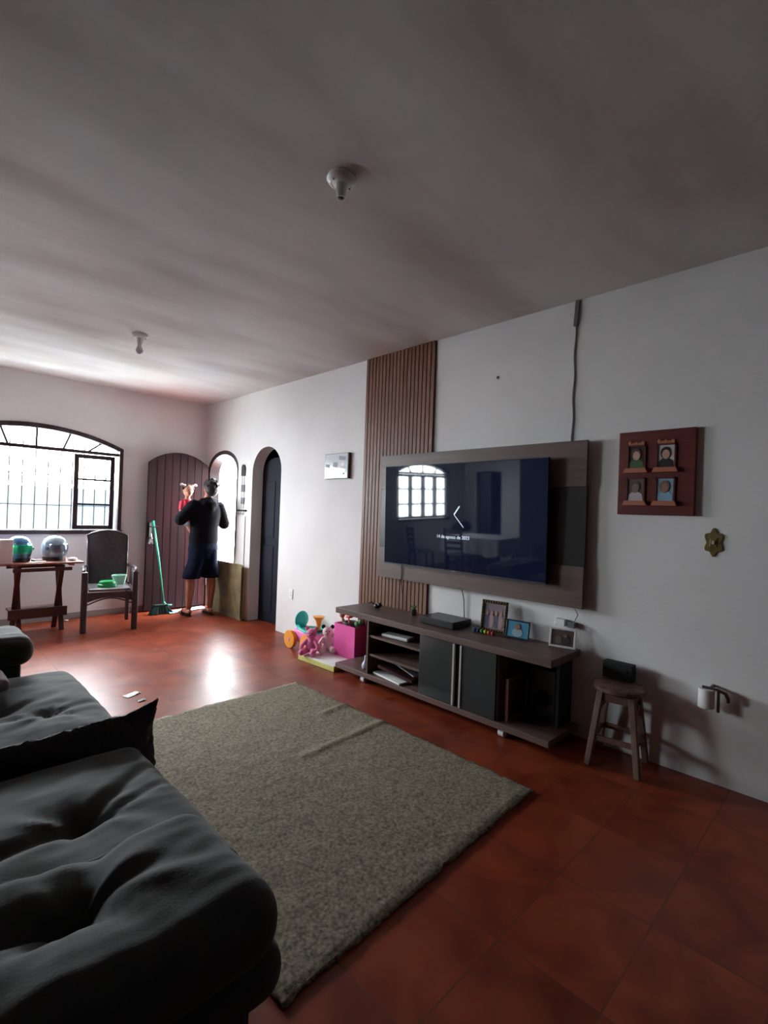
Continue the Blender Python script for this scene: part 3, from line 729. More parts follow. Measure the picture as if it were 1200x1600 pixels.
for x, y in ((2.935, 4.23), (2.935, 3.95), (3.165, 4.23), (3.165, 3.95)):
    m = MB(); m.lathe((x, y, .088), [(.03, -.024), (.088, -.02), (.088, .018), (.03, .022)], 24, Matrix.Rotation(PI/2, 3, 'Y')); wh = m.build('wheel', M_ORANGE, r, smooth=True, autos=True)
    m = MB(); m.cyl((x-.028, y, .088), (x+.028, y, .088), .018, n=12); m.build('hub', M_PINK3, wh)
m = MB(); m.caps([((2.955, 3.87, .215), .012), ((3.0, 3.865, .222), .012), ((3.06, 3.865, .222), .012)]); part_label(m.build('trim', M_BLACK, r), 'black dashboard trim')

# pink plush bear
def plush(name, loc, s, yaw, label, mb_, mface, ears):
    T = Matrix.Translation(loc) @ Matrix.Rotation(math.radians(yaw), 4, 'Z') @ Matrix.Scale(s, 4)
    r = empty(name, loc, label, 'plush toy')
    m = MB(T); m.ell((0, 0, .085), (.062, .055, .085)); m.ell((0, -.005, .205), (.058, .052, .055))
    m.caps([((-.05, -.02, .13), .022), ((-.085, -.05, .085), .020), ((-.09, -.06, .06), .022)]); m.caps([((.05, -.02, .13), .022), ((.085, -.05, .085), .020), ((.09, -.06, .06), .022)])
    m.caps([((-.035, -.03, .035), .032), ((-.055, -.11, .032), .030), ((-.06, -.13, .036), .034)]); m.caps([((.035, -.03, .035), .032), ((.055, -.11, .032), .030), ((.06, -.13, .036), .034)])
    m.build('body', mb_, r, remesh=.006, sm=3)
    for sx in (-1, 1):
        m = MB(T); m.ell((sx*.048, 0, .255), (.022, .012, .024)); m.build('ear', ears, r, smooth=True)
        m = MB(T); m.ell((sx*.02, -.055, .215), .006, n=8, m=6); m.build('eye', M_BLACK, r, smooth=True)
    m = MB(T); m.ell((0, -.05, .195), (.026, .018, .020)); m.build('muzzle', mface, r, smooth=True)
    m = MB(T); m.ell((0, -.068, .202), (.007, .005, .005), n=8, m=6); m.build('nose', M_BLACK, r, smooth=True)
    return r
plush('plush_bear', (2.87, 3.79, .0535), .9, -55, 'pink plush bear sitting beside the toy car', M_PINK2, M_PINK3, M_PINK2)
plush('plush_dog', (3.045, 3.765, .0535), .9, -40, 'white and pink plush dog with black ears leaning on the pink bin', mat('pale_plush', (232, 214, 212), .9), M_CREAM, M_BLACKM)

# ------------------------------------------------------------------ rug
m = MB(); nx, ny = 120, 160; rx0, rx1, ry0, ry1 = .82, 2.375, 1.20, 3.29
vs = []
def seg_d(p, a, b):
    p, a, b = Vector(p), Vector(a), Vector(b); t = max(0, min(1, (p-a).dot(b-a)/(b-a).length_squared)); return (p-a-(b-a)*t).length
for i in range(nx+1):
    for j in range(ny+1):
        u, v = i/nx, j/ny
        x = rx0+(rx1-rx0)*u; y = ry0+(ry1-ry0)*v
        y += (1-v)*(-.05*(1-u)+.03*u) + v*(.02*u)
        e = min(u, 1-u, v*1.3, (1-v)*1.3)
        if j in (0, ny): y += .018*noise.noise(Vector((x*14, 3.1, j))) + .012*noise.noise(Vector((x*45, 1, j)))
        if i in (0, nx): x += .012*noise.noise(Vector((y*16, 7.1, i))) + .006*random.uniform(-1, 1)
        z = .010 + .003*noise.noise(Vector((x*9, y*9, 0))) + random.uniform(-.0022, .0022)
        if e < .012: z -= .006
        for a, b in (((1.69, 2.26), (2.38, 2.31)), ((2.13, 2.66), (2.38, 2.69))):
            d = seg_d((x, y), a, b); z += .009*math.exp(-(d/.026)**2)
        vs.append((x, y, z))
k = ny+1
fs = [(i*k+j, (i+1)*k+j, (i+1)*k+j+1, i*k+j+1) for i in range(nx) for j in range(ny)]
m.add(vs, fs)
b0 = len(vs)
rug = m.build('area_rug', M_RUG, None, smooth=True, solid=.0085)
rug.modifiers['Solid'].offset = -1
tag(rug, 'mottled beige shaggy rug on the tiled floor in front of the sofa', 'rug')

# ------------------------------------------------------------------ sofa
def cushion(m, x0, x1, y0, y1, z0, z1, r=.06, n=26, bulge=.02, tufts=(), wr=.006, sag=0., seed=0, folds=()):
    hx, hy, hz = (x1-x0)/2, (y1-y0)/2, (z1-z0)/2; c = Vector(((x0+x1)/2, (y0+y1)/2, (z0+z1)/2))
    r = min(r, hz*.98)
    vmap = {}; vs = []; fs = []
    def key(p): return (round(p[0], 5), round(p[1], 5), round(p[2], 5))
    def sp(t): return math.sin(t*PI/2)*.35+t*.65     # denser at edges
    def V(a, b_, cc):
        k_ = key((a, b_, cc))
        if k_ in vmap: return vmap[k_]
        P = Vector((sp(a)*hx, sp(b_)*hy, sp(cc)*hz))
        I = Vector((max(-hx+r, min(hx-r, P.x)), max(-hy+r, min(hy-r, P.y)), max(-hz+r, min(hz-r, P.z))))
        d = P-I
        if d.length > 1e-6: P = I + d.normalized()*r
        fx, fy = 1-(P.x/hx)**2, 1-(P.y/hy)**2
        P = P + c
        if cc > .2:
            k2 = (cc-.2)/.8
            P.z += bulge*max(0, fx*fy)**.6*k2
            for (tx, ty, dep, s_) in tufts:
                dx, dy = P.x-tx, P.y-ty; dd = math.hypot(dx, dy); an = math.atan2(dy, dx)
                P.z -= k2*dep*math.exp(-(dd/s_)**1.3)
                P.z += k2*wr*(math.sin(an*5+seed+1.2*math.sin(an*2))+.5*math.sin(an*11+seed*2+14*dd))*math.exp(-dd/.17)*min(1, dd/.05)
            for (fa, fb, dep, s_) in folds:
                P.z -= k2*dep*math.exp(-(seg_d((P.x, P.y), fa, fb)/s_)**2)
            P.z += k2*(.006*noise.noise(Vector((P.x*7+seed, P.y*7, seed)))+.0035*noise.noise(Vector((P.x*9+seed, P.y*26, seed))))
        else:
            pass
        nn = noise.noise(Vector((P.x*5, P.y*5+seed, P.z*5)))*.006
        P += Vector((nn, nn*.5, 0))
        vmap[k_] = len(vs); vs.append(P); return vmap[k_]
    nz = max(6, n//3)
    def grid(f, na, nb, flip=False):
        for i in range(na):
            for j in range(nb):
                q = [f(-1+2*i/na, -1+2*j/nb), f(-1+2*(i+1)/na, -1+2*j/nb), f(-1+2*(i+1)/na, -1+2*(j+1)/nb), f(-1+2*i/na, -1+2*(j+1)/nb)]
                fs.append(tuple(q))
    grid(lambda a, b_: V(a, b_, 1), n, n); grid(lambda a, b_: V(a, b_, -1), n, n)
    grid(lambda a, b_: V(a, -1, b_), n, nz); grid(lambda a, b_: V(a, 1, b_), n, nz)
    grid(lambda a, b_: V(-1, a, b_), n, nz); grid(lambda a, b_: V(1, a, b_), n, nz)
    m.add(vs, fs)

r = empty('sofa', (.1, 2.3, 0), 'large charcoal velvet sofa with tufted seats and padded arms', 'sofa')
m = MB(); m.box(-.52, .50, .90, 3.50, .06, .30); m.build('base', M_SOFA, r, bevel=.02)
m = MB(); cushion(m, -.58, -.30, .95, 3.55, .2, .88, r=.1, n=30); m.build('backrest', M_SOFA, r, smooth=True)
m = MB(); cushion(m, -.35, .735, 1.20, 2.09, .20, .455, r=.07, n=64, bulge=.035, tufts=[(.42, 1.63, .055, .06), (.0, 1.65, .05, .06)], wr=.008, seed=1, folds=[((.42, 1.62), (.70, 1.86), .012, .02), ((.45, 1.60), (.70, 1.70), .010, .018), ((.1, 1.55), (.42, 1.62), .018, .03)])
m.build('seat_cushion', M_SOFA, r, smooth=True)
m = MB(); cushion(m, -.35, .755, 2.19, 3.24, .20, .462, r=.07, n=64, bulge=.035, tufts=[(.36, 2.68, .06, .08), (.02, 2.7, .06, .07), (.52, 2.52, .02, .04)], wr=.007, seed=2.3, folds=[((.15, 2.60), (.50, 2.55), .018, .04), ((.0, 2.95), (.5, 3.0), .010, .05)])
m.build('seat_cushion', M_SOFA, r, smooth=True)
# near arm
m = MB(); m.box(-.45, .54, .86, 1.22, .06, .45); m.build('arm_body', M_SOFA, r, bevel=.02)
m = MB(); cushion(m, -.45, .605, .83, 1.26, .475, .632, r=.078, n=60, bulge=.012, tufts=[(.27, 1.07, .06, .06), (-.1, 1.09, .06, .07)], wr=.010, seed=4, folds=[((.27, 1.07), (.36, 1.22), .022, .035), ((-.1, 1.09), (.27, 1.07), .03, .035)])
m.build('arm_pad', M_SOFA, r, smooth=True)
m = MB(); cushion(m, .28, .635, .86, 1.24, .365, .49, r=.062, n=24, bulge=.0, seed=5); m.build('arm_front_roll', M_SOFA, r, smooth=True)
# far arm
m = MB(); m.box(-.45, .53, 3.27, 3.62, .06, .52); m.build('arm_body', M_SOFA, r, bevel=.02)
m = MB(); cushion(m, -.45, .585, 3.24, 3.68, .50, .655, r=.07, n=34, bulge=.02, seed=6, tufts=[(.2, 3.45, .05, .07)]); m.build('arm_pad', M_SOFA, r, smooth=True)
for x in (-.45, .42):
    for y in (.98, 2.2, 3.5):
        m = MB(); m.cyl((x, y, .0), (x, y, .07), .022, .028, n=12); m.build('foot', M_BLACK, r)

# plush cushion wedged between the seats
m = MB(); nA, nB = 60, 14; vs = []; rnd = random.Random(3)
def plate(u, v, side):
    x = -.25+1.075*u
    top = .515+.035*u+.03*max(0, (u-.86)/.14)**2
    bot = .30
    z = bot+(top-bot)*v
    if u > .97: x -= .02*(1-abs(2*v-1))
    th = .028*(max(0, 1-(2*v-1)**2))**.5*(max(0, 1-(2*u-1)**8))+.006
    y = 2.145+side*th
    j = .007 if v > .9 or u > .95 else .003
    return (x+rnd.uniform(-j, j), y+rnd.uniform(-j, j)*.6, z+rnd.uniform(-j, j))
fs = []
for sd in (-1, 1):
    b0 = len(vs)
    for i in range(nA+1):
        for j in range(nB+1): vs.append(plate(i/nA, j/nB, sd))
    for i in range(nA):
        for j in range(nB): fs.append((b0+i*(nB+1)+j, b0+(i+1)*(nB+1)+j, b0+(i+1)*(nB+1)+j+1, b0+i*(nB+1)+j+1))
S = (nA+1)*(nB+1)
for i in range(nA):
    a = i*(nB+1); b = (i+1)*(nB+1); fs.append((a, b, b+S, a+S)); fs.append((a+nB, b+nB, b+nB+S, a+nB+S))
for j in range(nB):
    fs.append((j, j+1, j+1+S, j+S)); e = nA*(nB+1); fs.append((e+j, e+j+1, e+j+1+S, e+j+S))
m.add(vs, fs)
tag(m.build('plush_cushion', M_PLUSH, None, smooth=True), 'flat black plush cushion wedged on edge between the two sofa seats', 'cushion')
# folded pinkish cloth on the far seat
m = MB(); cushion(m, .20, .425, 2.86, 3.10, .505, .55, r=.02, n=20, bulge=.02, seed=9, wr=.0)
tag(m.build('folded_cloth', mat('mauve_cloth', (132, 112, 118), .9, bump=.3, bscale=20), None, smooth=True), 'mauve folded cloth on the far sofa seat', 'cloth')

# ------------------------------------------------------------------ ceiling lamp bases
def lamp(x, y, label, bulb):
    r = empty('ceiling_lamp', (x, y, H), label, 'ceiling lamp', 'bare lamp holders on the ceiling')
    m = MB(); m.lathe((x, y, H), [(.062, 0), (.066, -.012), (.060, -.022), (.048, -.028), (.046, -.026), (.030, -.034), (.0, -.035)], 28); m.build('rose', M_WHITE, r, smooth=True, autos=True)
    m = MB(); m.lathe((x, y, H-.03), [(.024, 0), (.026, -.012), (.021, -.045), (.020, -.062), (.015, -.062), (.014, -.03), (0, -.029)], 20); sk = m.build('lamp_socket', M_WHITE, r, smooth=True, autos=True)
    m = MB(); m.cyl((x, y, H-.085), (x, y, H-.062), .013, n=12)
    m.build('socket_core', M_BLACK, sk)
    for dx in (-.045, .045):
        m = MB(); m.cyl((x+dx, y, H-.032), (x+dx, y, H-.024), .005, n=8); m.build('screw', M_GREY, r)
    if bulb:
        m = MB(); m.lathe((x, y, H-.08), [(.013, 0), (.016, -.02), (.028, -.05), (.030, -.065), (.022, -.085), (0, -.092)], 20); m.build('bulb', M_WHITE, r, smooth=True)
lamp(1.36, 1.70, 'round white empty lamp holder on the ceiling, nearest the camera', False)
lamp(1.48, 4.53, 'round white ceiling lamp holder with a bulb, nearer the arched window', True)

# ------------------------------------------------------------------ stool
cx, cy = 3.035, 1.05
r = empty('wooden_stool', (cx, cy, 0), 'worn wooden stool with round seat against the wall beside the television stand', 'stool')
m = MB(); m.lathe((cx, cy, .422), [(.0, 0), (.125, .0), (.138, .008), (.138, .026), (.128, .034), (0, .036)], 32); m.build('seat', M_STOOL, r, smooth=True, autos=True)
yaw = math.radians(8); P = []
for k in range(4):
    a = yaw+PI/4+k*PI/2
    tp = Vector((cx+.115*math.cos(a), cy+.115*math.sin(a), .422)); bt = Vector((cx+.185*math.cos(a), cy+.185*math.sin(a), .001))
    if bt.x > W-.03: bt.x = W-.03
    P.append((tp, bt)); m = MB(); m.bar(bt, tp, .030, .030, taper=1.15); m.build('leg', M_STOOL, r, bevel=.003)
for k in range(4):
    (t0, b0), (t1, b1) = P[k], P[(k+1) % 4]
    for f, w_ in ((.93, .045), (.78, .032), (.38, .028)):
        if f == .78 and k % 2: continue
        m = MB(); m.bar(b0.lerp(t0, f), b1.lerp(t1, f), .018, w_); m.build('stretcher', M_STOOL, r)
r = empty('black_box', (3.13, 1.08, .436), 'small black box standing on the wooden stool against the wall', 'box')
m = MB(); m.box(3.10, 3.165, 1.005, 1.175, .4585, .557); m.build('case', M_BLACKM, r, bevel=.004)
m = MB(); m.cyl((3.099, 1.04, .52), (3.094, 1.04, .52), .010, n=12); m.build('knob', M_BLACK, r)

# ------------------------------------------------------------------ window corner: table, chair
r = empty('folding_table', (1.1, 6.4, 0), 'small red-brown folding wooden table under the arched window', 'table')
ty0, ty1 = 6.17, 6.62
m = MB()
n = 5
for i in range(n):
    w_ = (ty1-ty0)/n; m.box(.74, 1.53, ty0+i*w_+.003, ty0+(i+1)*w_-.003, .735, .755)
m.box(.90, .94, ty0+.01, ty1-.01, .715, .735); m.box(1.40, 1.44, ty0+.01, ty1-.01, .715, .735)
m.build('tabletop', M_TBLWOOD, r, bevel=.002)
for x in (.95, 1.33):
    m = MB(); m.bar((x, 6.50, .001), (x, 6.20, .72), .022, .045, up=(1, 0, 0)); m.build('leg', M_LEGWOOD, r)
    m = MB(); m.bar((x+.035, 6.30, .001), (x+.035, 6.60, .72), .022, .045, up=(1, 0, 0)); m.build('leg', M_LEGWOOD, r)
m = MB(); m.box(.88, 1.40, 6.245, 6.265, .17, .27); m.build('front_rail', M_LEGWOOD, r)
m = MB(); m.box(.90, 1.37, 6.265, 6.54, .235, .255); m.build('lower_shelf', M_LEGWOOD, r)
for y in (6.18, 6.58): m = MB(); m.box(.90, 1.42, y, y+.03, .665, .70); m.build('top_rail', M_LEGWOOD, r)

def patch(m, c, rad, az0, az1, el0, el1, R, th=.006, n=14, k=8, mi=0):
    vs = []
    for s_ in (1, 1-th/rad[0]):
        for i in range(n+1):
            for j in range(k+1):
                a = math.radians(az0+(az1-az0)*i/n); e = math.radians(el0+(el1-el0)*j/k)
                vs.append(Vector(c)+R @ Vector((rad[0]*s_*math.cos(e)*math.cos(a), rad[1]*s_*math.cos(e)*math.sin(a), rad[2]*s_*math.sin(e))))
    S = (n+1)*(k+1); fs = []
    for o in (0, S):
        for i in range(n):
            for j in range(k): q = o+i*(k+1)+j; fs.append((q, q+k+1, q+k+2, q+1))
    for i in range(n): a = i*(k+1); fs += [(a, a+k+1, a+k+1+S, a+S), (a+k, a+2*k+1, a+2*k+1+S, a+k+S)]
    for j in range(k): a = n*(k+1); fs += [(j, j+1, j+1+S, j+S), (a+j, a+j+1, a+j+1+S, a+j+S)]
    m.add(vs, fs, mi)
def helmet(c, yaw, ms, mv, label):
    r = empty('motorcycle_helmet', c, label, 'helmet')
    R = rot('Z', yaw); C = Vector(c)+Vector((0, 0, .135))
    m = MB(); m.lathe(C, [(.085, -.128), (.105, -.11), (.122, -.06), (.128, 0), (.120, .055), (.095, .10), (.055, .127), (.0, .135)], 32, R, sx=.93, sy=1.03)
    m.build('shell', ms, r, smooth=True)
    m = MB(); patch(m, C, (.124, .136, .134), -160, -20, -32, 22, R, .004); m.build('visor', mv, r, smooth=True)
    m = MB(); m.lathe(C, [(.084, -.133), (.108, -.133), (.112, -.105), (.108, -.095), (.084, -.10)], 32, R, sx=.95, sy=1.05); m.build('lower_trim', M_BLACK, r, smooth=True, autos=True)
    for sx in (-1, 1):
        m = MB(); m.cyl(C+R @ Vector((sx*.112, -.02, .0)), C+R @ Vector((sx*.128, -.02, 0)), .018, n=14); m.build('visor_pivot', M_GREY, r)
helmet((.975, 6.42, .756), 5, mat('blue_grey_shell', (70, 120, 160), .15, col2=(36, 60, 90), scale=10), mat('green_visor', (20, 150, 110), .08, metal=.4), 'blue motorcycle helmet with a shiny green visor on the folding table')
helmet((1.30, 6.44, .756), 35, mat('silver_shell', (150, 166, 176), .15, col2=(100, 114, 126), scale=6), mat('smoke_visor', (120, 134, 150), .1, metal=.5), 'silver motorcycle helmet with a smoky visor on the folding table')
m = MB(); m.box(.79, .895, 6.20, 6.29, .756, 1.0)
tag(m.build('white_carton', mat('pale_carton', (226, 216, 214), .6), None, bevel=.003), 'tall pale carton at the left of the blue helmet on the table', 'carton')
m = MB(); m.cbox((1.10, 6.25, .757+.004), (.11, .07, .005), rot('Z', 20)); m.cbox((1.14, 6.24, .757+.009), (.09, .05, .004), rot('Z', -10))
tag(m.build('loose_papers', M_PAPER), 'white papers lying in front of the blue helmet', 'papers')
m = MB(); m.cbox((1.13, 6.36, .766), (.05, .09, .012), rot('Z', 60)); m.ell((1.10, 6.40, .768), (.02, .02, .012))
tag(m.build('dark_keys', M_BLACK), 'small dark key bundle between the two helmets', 'keys')
m = MB(); m.lathe((1.36, 6.26, .756), [(.012, 0), (.017, .0), (.019, .05), (.017, .051), (.015, .01), (.0, .008)], 16)
tag(m.build('paper_cup', M_WHITE, None, smooth=True, autos=True), 'tiny white cup in front of the silver helmet', 'cup')
m = MB(); m.ell((1.445, 6.30, .775), (.05, .035, .019)); m.ell((1.455, 6.29, .768), (.03, .038, .012))
tag(m.build('crumpled_tissue', M_PAPER, None, smooth=True), 'crumpled white tissue on the table right of the silver helmet', 'tissue')

# rattan armchair
T = Matrix.Translation((1.80, 6.24, 0)) @ Matrix.Rotation(math.radians(-12), 4, 'Z')
r = empty('rattan_armchair', (1.80, 6.24, 0), 'dark woven rattan armchair holding green plastic tubs, beside the folding table', 'armchair')
m = MB(T); m.box(-.205, .205, -.27, .25, .435, .465); m.build('seat', mat('pale_seat_sheen', (120, 116, 122), .3), r, bevel=.01)
# back: slanted curved slab with arched top
vs = []; fs = []; nu, nv = 12, 14
for s_ in (0, 1):
    for i in range(nu+1):
        for j in range(nv+1):
            u = -1+2*i/nu; v = j/nv; z = .46+v*(.56+.055*(1-u*u))
            y = .20+.13*v-.03*(1-u*u)*.8+s_*.028; w_ = .190+.018*v; vs.append((u*w_, y, z))
S = (nu+1)*(nv+1)
for o in (0, S):
    for i in range(nu):
        for j in range(nv): q = o+i*(nv+1)+j; fs.append((q, q+nv+1, q+nv+2, q+1))
for i in range(nu): a = i*(nv+1); fs += [(a, a+nv+1, a+nv+1+S, a+S), (a+nv, a+2*nv+1, a+2*nv+1+S, a+nv+S)]
for j in range(nv): a = nu*(nv+1); fs += [(j, j+1, j+1+S, j+S), (a+j, a+j+1, a+j+1+S, a+j+S)]
m = MB(T); m.add(vs, fs); m.build('backrest', M_RATTAN, r, smooth=True, autos=True)
m = MB(T); pts = [(-.200, .20, .46)]+[(-.195-.016*k/6, .20+.13*k/6, .46+.56*k/6) for k in range(1, 7)]+[(u*.208, .335-.024*(1-u*u), 1.02+.058*(1-u*u)) for u in [-.8, -.4, 0, .4, .8]]+[(.195+.016*k/6, .20+.13*k/6, .46+.56*k/6) for k in range(6, 0, -1)]+[(.200, .20, .46)]
m.tube(pts, .014, 8); m.build('back_rim', M_RATTAN, r, smooth=True)
for sx in (-1, 1):
    m = MB(T); m.tube([(sx*.21, .27, .665), (sx*.245, .12, .675), (sx*.262, -.1, .675), (sx*.258, -.24, .672), (sx*.25, -.29, .645)], .017, 8)
    for k in range(9):
        y = .20-.05*k; m.cyl((sx*.235, y, .46), (sx*.25, y, .665), .006, n=5)
    m.build('armrest', M_RATTAN, r, smooth=True)
    m = MB(T); m.box(sx*.245-.03, sx*.245+.03, -.315, -.26, .0, .655); m.build('leg', M_RATTAN, r, bevel=.01)
    m = MB(T); m.box(sx*.225-.022, sx*.225+.022, .235, .28, .0, .46); m.build('leg', M_RATTAN, r, bevel=.01)
    m = MB(T); m.box(sx*.225-.012, sx*.225+.012, -.28, .25, .36, .435); m.build('side_apron', M_RATTAN, r)
m = MB(T); pl = [(-.22, .43), (.22, .43), (.22, .33)]+[(.21-.42*k/10, .33+.045*math.sin(PI*k/10)) for k in range(11)]+[(-.22, .33)]
m.prism(pl, 1, -.295, -.275); m.tube([(-.22, -.285, .30)]+[(-.2+.4*k/10, -.285, .305+.06*math.sin(PI*k/10)) for k in range(11)]+[(.22, -.285, .30)], .008, 6)
m.build('front_apron', M_RATTAN, r)
def tub(name, x, y, z, r0, r1, h, mt, label):
    c = T @ Vector((x, y, z)); m = MB()
    m.lathe(c, [(r0, 0), (r0*1.03, .006), (r1, h-.012), (r1*1.06, h-.010), (r1*1.06, h), (r1*.94, h), (r0*.9, .01), (0, .009)], 24)
    return tag(m.build(name, mt, None, smooth=True, autos=True), label, 'tub')
m = MB(); c = T @ Vector((-.02, -.12, .466)); m.lathe(c, [(.098, 0), (.094, .03), (.086, .034), (.082, .058), (.072, .068), (0, .07)], 24)
tag(m.build('plastic_tub', M_GREEN, None, smooth=True, autos=True), 'low green plastic tub upside down at the front of the armchair seat', 'tub')
tub('plastic_box', .115, .07, .466, .06, .078, .105, M_MINT, 'pale mint clear plastic box on the right of the armchair seat')

# ------------------------------------------------------------------ broom, cloth, floor papers
r = empty('broom', (2.45, 6.50, 0), 'broom with green handle and dark bristles leaning on the brown door', 'broom')
m = MB(); m.tube([(2.445, 6.715, 1.20), (2.50, 6.63, .70), (2.555, 6.56, .13)], .012, 10); m.build('handle', M_BGREEN, r, smooth=True)
m = MB(); m.tube([(2.553, 6.56, .15), (2.575, 6.555, .115), (2.62, 6.55, .10), (2.66, 6.55, .105)], [.014, .015, .014, .008], 8); part_label(m.build('handle_clamp', M_BGREEN, r, smooth=True), 'bent green clamp')
m = MB(); m.box(2.43, 2.60, 6.52, 6.58, .095, .125); m.build('head_block', M_DKGREEN, r, bevel=.008)
m = MB(); rn = random.Random(5)
for i in range(26):
    for j in range(4):
        u = i/25; x = 2.435+.16*u; y = 6.525+.016*j
        m.cyl((x, y, .10), (2.36+.30*u+rn.uniform(-.01, .01), y-.03+rn.uniform(-.02, .02), .004), .005, .004, n=4)
tag(m.build('bristles', M_DKGREEN, r), 'dark green bristles'); r.children[-1]['kind'] = 'stuff'
m = MB(); nx_, ny_ = 30, 10; vs = []
for i in range(nx_+1):
    for j in range(ny_+1):
        u, v = i/nx_, j/ny_; x = 2.60+.52*u; y = 6.46+.16*v+.08*u
        vs.append((x, y, .006+.018*abs(noise.noise(Vector((x*9, y*14, 2))))+.012*math.sin(v*PI)))
fs = [(i*(ny_+1)+j, (i+1)*(ny_+1)+j, (i+1)*(ny_+1)+j+1, i*(ny_+1)+j+1) for i in range(nx_) for j in range(ny_)]
m.add(vs, fs); fc_ = m.build('floor_cloth', M_AQUA, None, smooth=True, solid=.004)
tag(fc_, 'pale blue cloth lying on the floor behind the feet at the door', 'cloth')
def crumple(x, y, s, ang, label, seed):
    m = MB(); vs = []
    for i in range(9):
        for j in range(5):
            u, v = i/8-.5, j/4-.5; p = Vector((u*s, v*s*.5, 0)); p.rotate(Euler((0, 0, ang)))
            vs.append((x+p.x, y+p.y, .004+.018*abs(noise.noise(Vector((u*4+seed, v*4, seed))))))
    m.add(vs, [(i*5+j, (i+1)*5+j, (i+1)*5+j+1, i*5+j+1) for i in range(8) for j in range(4)])
    tag(m.build('paper_scrap', M_PAPER, None, solid=.002), label, 'paper', 'paper scraps on the floor')
crumple(1.30, 3.86, .12, .4, 'larger crumpled white paper scrap on the tiles beyond the sofa', 1.0)
crumple(1.31, 3.70, .055, .3, 'smaller white paper scrap on the tiles, nearest the rug', 4.0)
m = MB(); m.ell((1.50, 6.72, .012), (.025, .012, .011)); tag(m.build('paper_scrap', M_PAPER, None, smooth=True), 'tiny white scrap on the floor under the window beside the armchair', 'paper', 'paper scraps on the floor')

# things seen through the doorway
m = MB(); m.cyl((W+.16, 5.995, .0), (W+.16, 5.995, 1.32), .012, n=8)
tag(m.build('metal_post', M_BLACK), 'thin black upright post at the right side of the open doorway', 'post')
m = MB(); m.loft([(W+.95, 7.55, -.14, .10, .10), (W+.95, 7.55, .5, .10, .10), (W+.95, 7.55, .86, .09, .09), (W+.95, 7.55, .9, .05, .05)])
tag(m.build('blue_drum', mat('bright_blue_plastic', (60, 170, 220), .4), None, smooth=True, autos=True), 'bright blue container outside the open doorway', 'container')

# ------------------------------------------------------------------ person holding a child
r = empty('person', (2.85, 6.2, 0), 'person in black hoodie and navy shorts standing at the open doorway, seen from behind', 'person')
FZ = .018
m = MB()
def leg(x, y, hipx, dx):
    m.caps([((x, y, .09+FZ), .036), ((x, y-.005, .22), .043), ((x+.004, y-.012, .35), .056), ((x+.006, y+.004, .49), .055), ((hipx, y+.01, .72), .080), ((hipx, 6.20, .92), .092)])
    m.caps([((x, y-.025, .035+FZ), .032), ((x+dx*.3, y+.06, .04+FZ), .034), ((x+dx*.6, y+.14, .022+FZ), .028)])
    for k in range(5):
        tx = x+dx*.6-.032+.016*k; m.caps([((tx, y+.15, .018+FZ), .011), ((tx, y+.185-.006*abs(k-1), .014+FZ), .010)])
leg(2.715, 6.235, 2.79, -.03); leg(2.975, 6.185, 2.94, .03)
m.loft([(2.865, 6.20, .86, .15, .10), (2.865, 6.20, .98, .155, .105), (2.87, 6.20, 1.12, .14, .10), (2.875, 6.20, 1.30, .165, .11), (2.885, 6.20, 1.42, .17, .10), (2.895, 6.205, 1.48, .08, .07)])
m.caps([((2.895, 6.21, 1.46), .055), ((2.925, 6.225, 1.56), .050)])
m.ell((2.945, 6.235, 1.64), (.072, .090, .108)); m.ell((2.955, 6.285, 1.60), (.05, .05, .06)); m.ell((2.975, 6.335, 1.628), (.012, .018, .014))
for sx in (-1, 1): m.ell((2.945+sx*.074, 6.23, 1.63), (.010, .018, .030))
def hand(w_, d, up):
    d = Vector(d).normalized(); up = Vector(up).normalized(); sd = d.cross(up).normalized(); w_ = Vector(w_)
    m.caps([(w_, .024), (w_+d*.045+sd*.014, .020), (w_+d*.075+sd*.018, .016)]); m.caps([(w_+d*.045-sd*.014, .020), (w_+d*.075-sd*.018, .016)])
    for k, L_ in enumerate((.062, .072, .068, .052)):
        o = sd*(.027-.018*k); m.caps([(w_+d*.08+o, .010), (w_+d*(.08+L_*.5)+o-up*.008, .009), (w_+d*(.08+L_)+o-up*.026, .0078)])
    m.caps([(w_+d*.02+sd*.026, .013), (w_+d*.045+sd*.052-up*.006, .011), (w_+d*.075+sd*.058-up*.018, .009)])
Ls, Le, Lw = (2.72, 6.20, 1.41), (2.575, 6.24, 1.235), (2.66, 6.44, 1.28)
Rs, Re, Rw = (3.055, 6.20, 1.40), (3.165, 6.25, 1.185), (3.20, 6.46, 1.20)
for s_, e_, w_ in ((Ls, Le, Lw), (Rs, Re, Rw)): m.caps([(s_, .058), (e_, .042), (w_, .028)])
hand(Lw, (.55, .35, .1), (0, 1, .2)); hand(Rw, (.1, .9, -.1), (0, .1, 1))
m.build('body', M_SKIN, r, remesh=.0075, sm=3)
